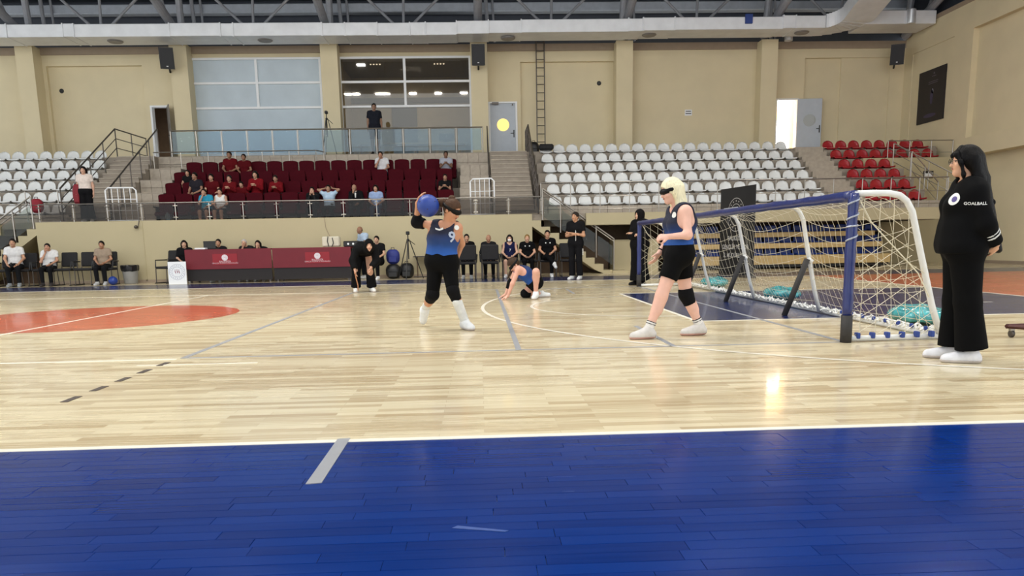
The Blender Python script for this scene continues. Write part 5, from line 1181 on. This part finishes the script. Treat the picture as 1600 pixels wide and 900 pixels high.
v, f = text_mesh('GOALBALL', 0.029, bold=.0006); a = wm['J']['shL']+(wm['J']['elL']-wm['J']['shL'])*.28; pd = -nrm(lat*.95+fw*.1); ex = nrm(np.cross(up, -pd))
patch(wm, P, a+lat*.1+fw*.035, ex, nrm(np.cross(-pd, ex)), pd, 'sleeve_lettering', ([(p[0], p[1]) for p in v], f), M_print, wm['body'], .004)
el, wr = wm['J']['elL'], wm['J']['wrL']
for t in (.30, .44):
    c = el+(wr-el)*t; sdf_obj('cuff_stripe', [cap(c, c+nrm(wr-el)*.018, .066, .063, .01, True, True)], .008, fab('#cfcfcb'), wm['body'])
b = MB().ball(tuple(wm['hc']-fw*.17-V3(0, 0, .30)), (.045, .045, .035), 12, 8); b.build('hair_bow', fab('#0d0d0e'), wm['body'])
M_gl = mat('spectacle_frame', '#2a2624', 0.4)
b = MB()
for sg in (-1, 1):
    c = wm['hc']+wm['fwd']*.098+wm['hl']*sg*.033+wm['hu']*.010; b.tube([tuple(c+wm['hl']*.024*math.cos(2*PI*k/14)+wm['hu']*.020*math.sin(2*PI*k/14)) for k in range(14)], .0022, 5, True); b.tube([tuple(c+wm['hl']*sg*.024), tuple(wm['hc']+wm['hl']*sg*.078+wm['hu']*.012)], .002, 5)
b.build('spectacles', M_gl, wm['body'])

# --- blonde player walking in front of the goal
Jb = dict(head=(1.868, 7.300, 1.423), neck=(1.955, 7.300, 1.275), chest=(1.967, 7.300, 1.125), waist=(1.945, 7.300, 0.953), pelvis=(1.948, 7.300, 0.827), shL=(1.968, 7.140, 1.222), elL=(1.972, 7.055, 1.000), wrL=(1.800, 7.100, 0.990), shR=(1.945, 7.450, 1.232), elR=(1.915, 7.520, 0.984), wrR=(1.807, 7.490, 0.835),
    hipL=(1.905, 7.215, 0.790), knL=(1.762, 7.200, 0.430), anL=(1.640, 7.200, 0.095), toeL=(1.500, 7.200, 0.032), hipR=(2.000, 7.385, 0.790), knR=(2.060, 7.400, 0.415), anR=(2.205, 7.400, 0.095), toeR=(2.060, 7.400, 0.032))
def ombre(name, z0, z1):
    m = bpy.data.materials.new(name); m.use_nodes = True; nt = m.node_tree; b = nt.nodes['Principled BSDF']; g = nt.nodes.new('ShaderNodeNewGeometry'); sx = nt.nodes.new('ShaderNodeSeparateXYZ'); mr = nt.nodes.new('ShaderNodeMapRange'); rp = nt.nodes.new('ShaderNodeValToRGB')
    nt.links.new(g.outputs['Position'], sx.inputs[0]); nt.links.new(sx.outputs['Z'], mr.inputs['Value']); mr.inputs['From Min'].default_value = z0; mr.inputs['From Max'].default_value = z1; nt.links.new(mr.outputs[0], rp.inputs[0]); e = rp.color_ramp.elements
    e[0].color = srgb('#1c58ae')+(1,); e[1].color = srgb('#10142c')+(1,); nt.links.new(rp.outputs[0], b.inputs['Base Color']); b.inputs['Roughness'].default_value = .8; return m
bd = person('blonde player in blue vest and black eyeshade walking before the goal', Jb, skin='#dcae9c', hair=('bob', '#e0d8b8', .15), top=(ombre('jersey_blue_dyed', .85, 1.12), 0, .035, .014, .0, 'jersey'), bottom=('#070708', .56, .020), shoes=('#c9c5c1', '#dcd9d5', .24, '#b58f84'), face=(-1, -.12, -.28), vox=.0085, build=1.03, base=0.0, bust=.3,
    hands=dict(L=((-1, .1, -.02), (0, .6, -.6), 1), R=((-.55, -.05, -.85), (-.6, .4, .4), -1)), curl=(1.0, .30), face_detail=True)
B_ = bd['body']; hc, fwd, hu, hl = bd['hc'], bd['fwd'], bd['hu'], bd['hl']
def eyeshade(made, col='#131316', sc=1.0, vox=.009):
    hc, fwd, hu, hl = made['hc'], made['fwd'], made['hu'], made['hl']; RH = np.stack([hl, fwd, hu])
    sdf_obj('eyeshade', [ell(hc+fwd*.052*sc+hu*.016*sc, V3(.078, .062, .036)*sc, RH, .02)], vox, fab(col, .5), made['body'])
    sdf_obj('eyeshade_strap', [ell(hc+hu*.024*sc-fwd*.010*sc, V3(.097, .117, .090)*sc, RH)], vox, fab(col, .6), made['body'], [(hc+hu*.040*sc, hu), (hc+hu*.004*sc, -hu)])
eyeshade(bd)
def kneepad(made, s, vox=.009, r=.074, a=.16, b=.30, col='#101012'):
    J = made['J']; kn, hp, an = J['kn'+s], J['hip'+s], J['an'+s]; sdf_obj('knee_pad', [cap(kn+(hp-kn)*a, kn, r*.98, r, .02, True), cap(kn, kn+(an-kn)*b, r, r*.86, .02, False, True)], vox, fab(col), made['body'])
kneepad(bd, 'R')
for s in 'LR':
    a, k = bd['J']['an'+s], bd['J']['kn'+s]
    for t in (.15, .21): c = a+(k-a)*t; sdf_obj('sock_stripe', [cap(c, c+nrm(k-a)*.010, .0495, .0495, .01, True, True)], .006, fab('#15151a'), B_)
w, e = bd['J']['wrR'], bd['J']['elR']; c = w+(e-w)*.12; sdf_obj('wrist_band', [cap(c, c+nrm(e-w)*.014, .033, .034, .01, True, True)], .006, fab('#101012'), B_)
P = bd['topprims']; patch(bd, P, bd['J']['chest']+V3(-.07, -.10, .07), V3(.75, -.66, 0), V3(0, 0, 1), V3(.66, .75, 0), 'crest_patch', disc2(.028), M_print, B_)

# --- throwing player with the ball behind her head
Jt = dict(head=(-0.296, 8.320, 1.325), neck=(-0.352, 8.390, 1.180), chest=(-0.400, 8.400, 1.045), waist=(-0.426, 8.420, 0.886), pelvis=(-0.430, 8.420, 0.775), shR=(-0.517, 8.440, 1.165), elR=(-0.697, 8.500, 1.205), wrR=(-0.672, 8.400, 1.405), shL=(-0.243, 8.345, 1.135), elL=(-0.205, 8.560, 0.960), wrL=(-0.270, 8.640, 0.790),
    hipR=(-0.500, 8.450, 0.745), knR=(-0.545, 8.440, 0.400), anR=(-0.672, 8.760, 0.200), toeR=(-0.690, 8.800, 0.075), hipL=(-0.345, 8.400, 0.745), knL=(-0.310, 8.300, 0.450), anL=(-0.190, 8.400, 0.095), toeL=(-0.120, 8.290, 0.032))
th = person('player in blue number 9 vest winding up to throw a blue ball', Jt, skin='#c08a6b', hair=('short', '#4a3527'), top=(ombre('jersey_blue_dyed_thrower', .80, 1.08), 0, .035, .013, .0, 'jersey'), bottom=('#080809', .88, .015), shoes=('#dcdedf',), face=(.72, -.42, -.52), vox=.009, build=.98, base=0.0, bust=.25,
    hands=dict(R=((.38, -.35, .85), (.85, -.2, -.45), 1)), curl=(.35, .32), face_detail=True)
eyeshade(th, '#15120f'); kneepad(th, 'R'); kneepad(th, 'L', r=.070)
J = th['J']; k, a = J['knL'], J['anL']; sdf_obj('shin_guard', [cap(k+(a-k)*.32, a, .058, .050, .02, True), cap(k+(a-k)*.34+V3(-.01, -.03, 0), a+(k-a)*.2+V3(0, -.025, 0), .040, .030, .02)], .009, fab('#d2d4d2', .6), th['body'])
k, a = J['knR'], J['anR']; sdf_obj('shin_sock', [cap(k+(a-k)*.55, a, .046, .044, .02, True)], .009, fab('#cfd0ce', .7), th['body'])
e, w, sh = J['elR'], J['wrR'], J['shR']; sdf_obj('elbow_pad', [cap(e+(sh-e)*.48, e, .062, .062, .03, True), cap(e, e+(w-e)*.42, .060, .046, .03, False, True)], .009, fab('#0f0f11'), th['body'])
sdf_obj('hair_bun', [ell(th['hc']-th['fwd']*.06+th['hu']*.11, (.040, .040, .036)), ell(th['hc']-th['fwd']*.10+V3(-.03, 0, .03), (.060, .050, .050))], .009, hairm('#4a3527'), th['body'])
P = th['topprims']; v, f = text_mesh('9', 0.16, bold=.004); fw_ = V3(.42, -.9, 0); ex = V3(.9, .42, 0)
patch(th, P, J['chest']+V3(.04, -.02, -.015), ex, V3(0, 0, 1), -fw_, 'shirt_number', ([(p[0], p[1]) for p in v], f), mat('pale_blue_print', '#a9b3c6', .7), th['body'], .004)
patch(th, P, J['chest']+V3(.10, -.02, .09), ex, V3(0, 0, 1), -fw_, 'crest_patch', disc2(.026), M_print, th['body'], .004)
patch(th, P, J['chest']+V3(-.06, -.05, .075), ex, V3(0, 0, 1), -fw_, 'chevron_mark', ([(-.035, .02), (0, .004), (.035, .02), (.035, .0), (0, -.014), (-.035, .0)], [(0, 1, 4, 5), (1, 2, 3, 4)]), M_print, th['body'], .006)

# --- crouching player on hands and knee
Jk = dict(head=(0.585, 12.880, 0.585), neck=(0.640, 12.960, 0.520), chest=(0.765, 12.990, 0.440), waist=(0.880, 13.000, 0.345), pelvis=(0.955, 13.010, 0.275), shL=(0.650, 12.815, 0.510), elL=(0.545, 12.780, 0.270), wrL=(0.462, 12.790, 0.060), shR=(0.640, 13.130, 0.500), elR=(0.520, 13.190, 0.260), wrR=(0.440, 13.190, 0.060),
    hipL=(0.970, 12.925, 0.280), knL=(0.945, 12.700, 0.470), anL=(0.945, 12.770, 0.100), toeL=(0.900, 12.640, 0.032), hipR=(0.950, 13.100, 0.260), knR=(0.775, 13.090, 0.075), anR=(1.080, 13.180, 0.060), toeR=(1.190, 13.200, 0.035))
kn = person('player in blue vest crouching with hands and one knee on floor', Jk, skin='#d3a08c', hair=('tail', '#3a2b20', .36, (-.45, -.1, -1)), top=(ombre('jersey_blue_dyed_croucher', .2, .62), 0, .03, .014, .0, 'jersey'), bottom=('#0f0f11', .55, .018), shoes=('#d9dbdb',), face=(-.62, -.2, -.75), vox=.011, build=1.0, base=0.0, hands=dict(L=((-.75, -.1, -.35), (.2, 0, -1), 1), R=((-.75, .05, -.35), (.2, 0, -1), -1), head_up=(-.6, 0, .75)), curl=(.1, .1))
eyeshade(kn, vox=.011); kneepad(kn, 'R', .011, .078); e, w = kn['J']['elR'], kn['J']['wrR']; sdf_obj('elbow_pad', [cap(e+(kn['J']['shR']-e)*.3, e, .052, .052, .03, True), cap(e, e+(w-e)*.5, .05, .045, .03, False, True)], .011, fab('#0f0f11'), kn['body'])

# --- referee bending forward
Jr = dict(head=(-2.235, 15.33, 0.955), neck=(-2.31, 15.52, 0.915), chest=(-2.37, 15.68, 0.905), waist=(-2.42, 15.86, 0.875), pelvis=(-2.45, 15.98, 0.815), shR=(-2.53, 15.58, 0.875), elR=(-2.61, 15.50, 0.660), wrR=(-2.56, 15.42, 0.480), shL=(-2.17, 15.58, 0.865), elL=(-2.12, 15.46, 0.650), wrL=(-2.22, 15.38, 0.520),
    hipR=(-2.545, 15.95, 0.780), knR=(-2.585, 15.72, 0.430), anR=(-2.620, 15.80, 0.085), toeR=(-2.600, 15.62, 0.030), hipL=(-2.355, 15.95, 0.780), knL=(-2.300, 15.72, 0.430), anL=(-2.290, 15.82, 0.085), toeL=(-2.225, 15.66, 0.030))
rf = person('referee in black headscarf bending forward before the red table', Jr, skin='#c79a80', hair=('hijab', '#0e0d0e'), top=('#0e0e0f', 1.9, .04, .03, .02, 'jacket'), bottom=('#0d0d0e', 1.94, .03, .075), shoes=('#d9d9d6',), face=(.2, -1, -.12), vox=.012, base=0.0, hands=dict(L=((-.2, -.3, -.9),), R=((.1, -.2, -1),)))
rope = MB().tube([(-2.555, 15.36, .44), (-2.53, 15.34, .30), (-2.50, 15.34, .16), (-2.51, 15.36, .06)], .012, 6).build('measuring_cord', mat('orange_cord', '#a5714e', .8)); tag(rope, 'short orange cord hanging from the bending referee hand', 'cord')

# --- others standing
standing('person in black headscarf and robe standing beyond the far goal post', 3.46, 16.15, 0, rz=math.radians(-55), h=1.60, arms='folded', vox=.014, skin='#caa084', hair=('hijab', '#111012'), top=('#101012', 1.9, .05, .035, .02, 'robe_top'), bottom=('#0f0f11', 1.93, .05, .10), shoes=('#1a1a1c',), face=(-.25, -1, 0))
sm = standing('man in black tracksuit with folded arms standing by the stairs', 2.44, 19.05, 0, rz=math.radians(-28), h=1.69, arms='folded', vox=.012, skin='#b98a6b', hair=('short', '#2a2420'), top=('#121214', .62, .05, .018, .0, 'polo_shirt'), bottom=('#121215', 1.93, .020, .062), shoes=('#dcdedd',), face=(-.35, -1, .02))
for t in (.15, .25, .35, .45):
    J = sm['J']; a = J['hipL']+(J['knL']-J['hipL'])*(t+.2); b = MB().rbox(-.012, .012, -.006, .006, -.016, .016, .003); o3 = a+sm['lat']*.108+sm['fw']*.02; b.v = [tuple(o3+V3(p)) for p in b.v]; b.build('side_stripe', M_print, sm['body'])
b = MB().rbox(-.008, .008, -.005, .005, -.17, .17, .003); o3 = sm['J']['waist']+sm['fw']*.125+sm['lat']*.05; b.v = [tuple(o3+V3(p)) for p in b.v]; b.build('front_stripe', M_print, sm['body'])
standing('woman in pale top and dark trousers with red bag standing on deck', -11.60, 23.02, 1.80, rz=math.radians(10), h=1.60, vox=.015, skin='#c99f88', hair=('long', '#171213', .48), top=('#d6cac2', .55, .02, .014), bottom=('#121215', 1.93, .03, .08), shoes=('#d0d0cf',))
bag(-11.83, 22.98, 2.30, .22, .2, .60, mat('dark_red_cloth', '#7c1524', .7), 'dark red bag on the shoulder of the standing woman', 0.2, 'shoulder_bag')
standing('man in dark shirt and shorts standing on the upper walkway', -3.60, 27.45, 4.12, rz=0.1, h=1.76, vox=.016, skin='#8d6d5a', hair=('short', '#1a1514'), top=('#1d2029', .62, .05, .016), bottom=('#1b1d25', .92, .022), shoes=('#1a1a1c',))

# ================================================================== BENCHES
DK = '#0b0b0d'
seated('bearded man in white tee sitting at the left bench start', -13.10, 21.72, 0, rz=.35, hs=1.22, arms='knees', vox=.014, skin='#bb8e72', hair=('short', '#1c1614'), top=('#dadada', .6, .03), bottom=('#16171a', 1.93), shoes=('#8f9499',))
seated('person in white tee resting chin on hand on left bench', -12.18, 21.72, 0, rz=.25, hs=1.10, arms='chin', tilt=.10, vox=.014, skin='#b98a70', hair=('short', '#1d1715'), top=('#dedede', .6, .03), bottom=('#141417', 1.93), shoes=('#3a3636',))
seated('man in beige tee sitting beside the waste bin', -10.66, 21.72, 0, rz=.15, hs=1.12, arms='lap', vox=.014, skin='#a87b60', hair=('short', '#17120f'), top=('#9b8a78', .6, .03), bottom=('#151518', 1.93), shoes=('#b9babb',))
seated('bearded man in black tee sitting behind a turned chair', -0.36, 21.08, 0, hs=1.12, arms='knees', vox=.014, skin='#b48a70', hair=('short', '#15110f'), top=(DK, .6, .03), bottom=(DK, 1.93), shoes=('#b5b6b6',))
seated('bald man in black sitting behind a turned chair', 0.25, 21.08, 0, hs=1.10, arms='knees', vox=.014, skin='#a87c62', hair=('bald', '#5b4a3e'), top=('#1b1b1d', 1.9, .03), bottom=(DK, 1.93), shoes=('#2a2a2c',))
mk = seated('player with white face mask and navy vest sitting on bench', 0.84, 21.05, 0, rz=-.1, hs=1.08, arms='lap', vox=.013, skin='#c89f88', hair=('long', '#161112', .34), top=('#171b3c', 0, .03, .014, 0, 'jersey'), bottom=('#17171a', .8, .02), shoes=('#cfd0d0',))
sdf_obj('face_mask', [ell(mk['hc']+mk['fwd']*.060-mk['hu']*.045, V3(.052, .045, .040), np.stack([mk['hl'], mk['fwd'], mk['hu']]))], .011, fab('#e3e3e1'), mk['body'])
v, f = text_mesh('7', .10, bold=.003); patch(mk, mk['topprims'], mk['J']['chest']+V3(0, 0, -.06), V3(1, 0, 0), V3(0, 0, 1), V3(0, 1, 0), 'shirt_number', ([(p[0], p[1]) for p in v], f), M_print, mk['body'], .005)
co = seated('short haired blond coach in black tee sitting with clasped hands', 1.33, 21.05, 0, hs=1.08, arms='lap', vox=.013, skin='#c79a80', hair=('short', '#8d7145'), top=(DK, .6, .03), bottom=(DK, 1.93), shoes=('#232325',))
cl = seated('man in black shirt with crossed legs on the bench', 1.90, 21.05, 0, rz=-.1, hs=1.18, arms='lap', vox=.013, skin='#b98c70', hair=('short', '#15110f'), top=(DK, .6, .03), bottom=(DK, 1.93), shoes=('#cfd0d0',), legs=dict(knR=(-.02, -.42, .62), anR=(.20, -.52, .40), toeR=(.24, -.64, .30)))
for q_ in (co, cl):
    for dx in (-.06, .06): patch(q_, q_['topprims'], q_['J']['chest']+V3(dx, 0, .05), V3(1, 0, 0), V3(0, 0, 1), V3(0, 1, 0), 'chest_badge', disc2(.018, 2, 10), M_print, q_['body'], .005)

# ================================================================== OFFICIALS
seated('woman in black with long dark hair at the red table corner', -8.50, 22.05, 0, hs=1.10, rz=.3, arms='lap', vox=.015, skin='#c39a82', hair=('long', '#15100f', .40), top=('#131315', .9, .03), bottom=(DK, 1.93))
seated('dark haired man sitting behind the laptop at red table', -7.58, 22.22, 0, hs=1.12, arms='phone', vox=.015, skin='#b08468', hair=('short', '#181311'), top=('#1a1a1d', .6, .03), bottom=(DK, 1.93))
seated('white haired man sitting at the red table', -6.80, 22.22, 0, hs=1.12, arms='mouth', vox=.015, skin='#bb9076', hair=('short', '#b3aea8'), top=('#1a1a1c', .6, .03), bottom=(DK, 1.93))
seated('dark haired woman leaning her head on hand at red table', -6.34, 22.20, 0, hs=1.08, arms='chin', tilt=-.12, vox=.015, skin='#bf967d', hair=('bob', '#171211', .18), top=('#151517', 1.2, .03), bottom=(DK, 1.93))
standing('bald man in light blue shirt standing behind the red table', -3.40, 22.25, 0, rz=-.9, h=1.53, vox=.015, skin='#8d6750', hair=('bald', '#4a3a30'), top=('#a9bbcf', .7, .03), bottom=('#1b1d22', 1.93), J=dict(head=(0, -.12, 1.57), neck=(0, -.05, 1.44), elL=(.22, -.10, 1.14), wrL=(.16, -.30, 1.05), elR=(-.22, -.10, 1.14), wrR=(-.12, -.32, 1.05)))
seated('person in black sitting behind the bending referee', -2.92, 21.55, 0, rz=-.2, hs=1.12, arms='lap', vox=.015, skin='#bf967c', hair=('short', '#1a1412'), top=('#141416', .62, .03), bottom=(DK, 1.93), shoes=('#d5d5d4',))

# ================================================================== SPECTATORS ON THE BURGUNDY SEATS
SY = lambda i: 23.70+0.8*i
def spec(label, px_x, i, hs, **kw):
    kw.setdefault('vox', .017); kw.setdefault('bottom', ('#17171b', 1.93)); kw.setdefault('shoes', ('#2b2b2e',)); return seated(label, px_x, SY(i), PZ(i), hs=hs, **kw)
RED = '#580b12'
spec('bearded man in red polo on the back burgundy row', -8.31, 3, 1.22, skin='#8f6a54', hair=('short', '#16110f'), top=(RED, .6, .03))
spec('dark haired boy in red tee on the back burgundy row', -7.84, 3, 1.14, skin='#8f6a54', hair=('short', '#16110f'), top=('#4f0b12', .6, .03), arms='lap')
spec('man in white tee touching his mouth on back row', -3.24, 3, 1.17, skin='#a87d66', hair=('short', '#17120f'), top=('#d2d3d6', .6, .03), bottom=('#1d2333', 1.93), arms='mouth')
ph = spec('man in white and navy top filming from back row end', -1.07, 3, 1.14, skin='#7d5c4a', hair=('short', '#15100e'), top=('#9ea0ab', .6, .03), arms='phone')
spec('woman in black tee stretching out an arm on the third row', -9.44, 2, .98, skin='#b58b74', hair=('long', '#17120f', .3), top=('#151416', .55, .03), arms='reach')
spec('man in dark grey tee on the second burgundy row', -8.92, 1, 1.20, skin='#9a745e', hair=('short', '#16110f'), top=('#25232a', .55, .03), rz=-.3)
spec('woman in red tee and hair tied back on second row', -8.42, 1, 1.15, skin='#b98f78', hair=('tail', '#1b1412', .2), top=('#4f0b12', .55, .03), arms='knees')
spec('bespectacled woman in red tracksuit on the second row', -7.86, 1, 1.11, skin='#b98f78', hair=('tail', '#1b1412', .2), top=('#5e0e15', 1.9, .03), arms='phone')
spec('child in red jacket bowed forward on the second row', -7.46, 1, .95, skin='#b98f78', hair=('short', '#17120f'), top=('#560c13', 1.9, .03), lean=.25)
spec('young woman in bright red tracksuit on the second row', -7.04, 1, 1.21, skin='#b98f78', hair=('long', '#17120f', .3), top=('#74111a', 1.9, .03), arms='phone')
spec('person in red jacket looking down on the second row', -6.40, 1, 1.10, skin='#a07a64', hair=('short', '#1c1613'), top=('#6a0f17', 1.9, .03), arms='phone', lean=.12)
spec('man in black tee raising both hands near row end', -1.08, 1, 1.05, skin='#a07a64', hair=('short', '#1c1613'), top=('#121214', .6, .03), arms='phone', tilt=.05)
spec('girl in shiny turquoise tee on the front burgundy row', -8.36, 0, 1.06, skin='#b98f78', hair=('tail', '#2a1e17', .2), top=('#2f8fae', .55, .03), arms='mouth', bottom=('#23252b', .85))
spec('girl in white sleeveless jersey on the front burgundy row', -7.92, 0, 1.05, skin='#bd937b', hair=('tail', '#1b1412', .2), top=('#dcdcda', 0, .03), bottom=('#23252b', .8))
spec('person in black covering the face on the front row', -5.10, 0, 1.08, skin='#b98f78', hair=('short', '#16110f'), top=('#131316', 1.9, .03), arms='face')
spec('man in light blue shirt with hands behind head', -4.62, 0, 1.10, skin='#a07a64', hair=('short', '#16110f'), top=('#a9bfd6', .6, .03), arms='behind')
js = spec('man in black suit and glasses on the front row', -3.79, 0, 1.12, skin='#a07a64', hair=('bald', '#2a211c'), top=('#111114', 1.9, .03), arms='chin', shoes=('#d5d5d3',))
patch(js, js['topprims'], js['J']['chest']+V3(0, 0, .04), V3(1, 0, 0), V3(0, 0, 1), V3(0, 1, 0), 'shirt_front', ([(-.03, .12), (.03, .12), (.018, -.08), (-.018, -.08), (-.024, .02), (.024, .02)], [(0, 4, 5, 1), (4, 3, 2, 5)]), M_print, js['body'], .006)
spec('woman in pale blue flowered tee on the front row', -3.17, 0, 1.08, skin='#b98f78', hair=('long', '#1b1412', .3), top=('#8fa3c8', .6, .03), arms='lap', bottom=('#39455c', 1.93))
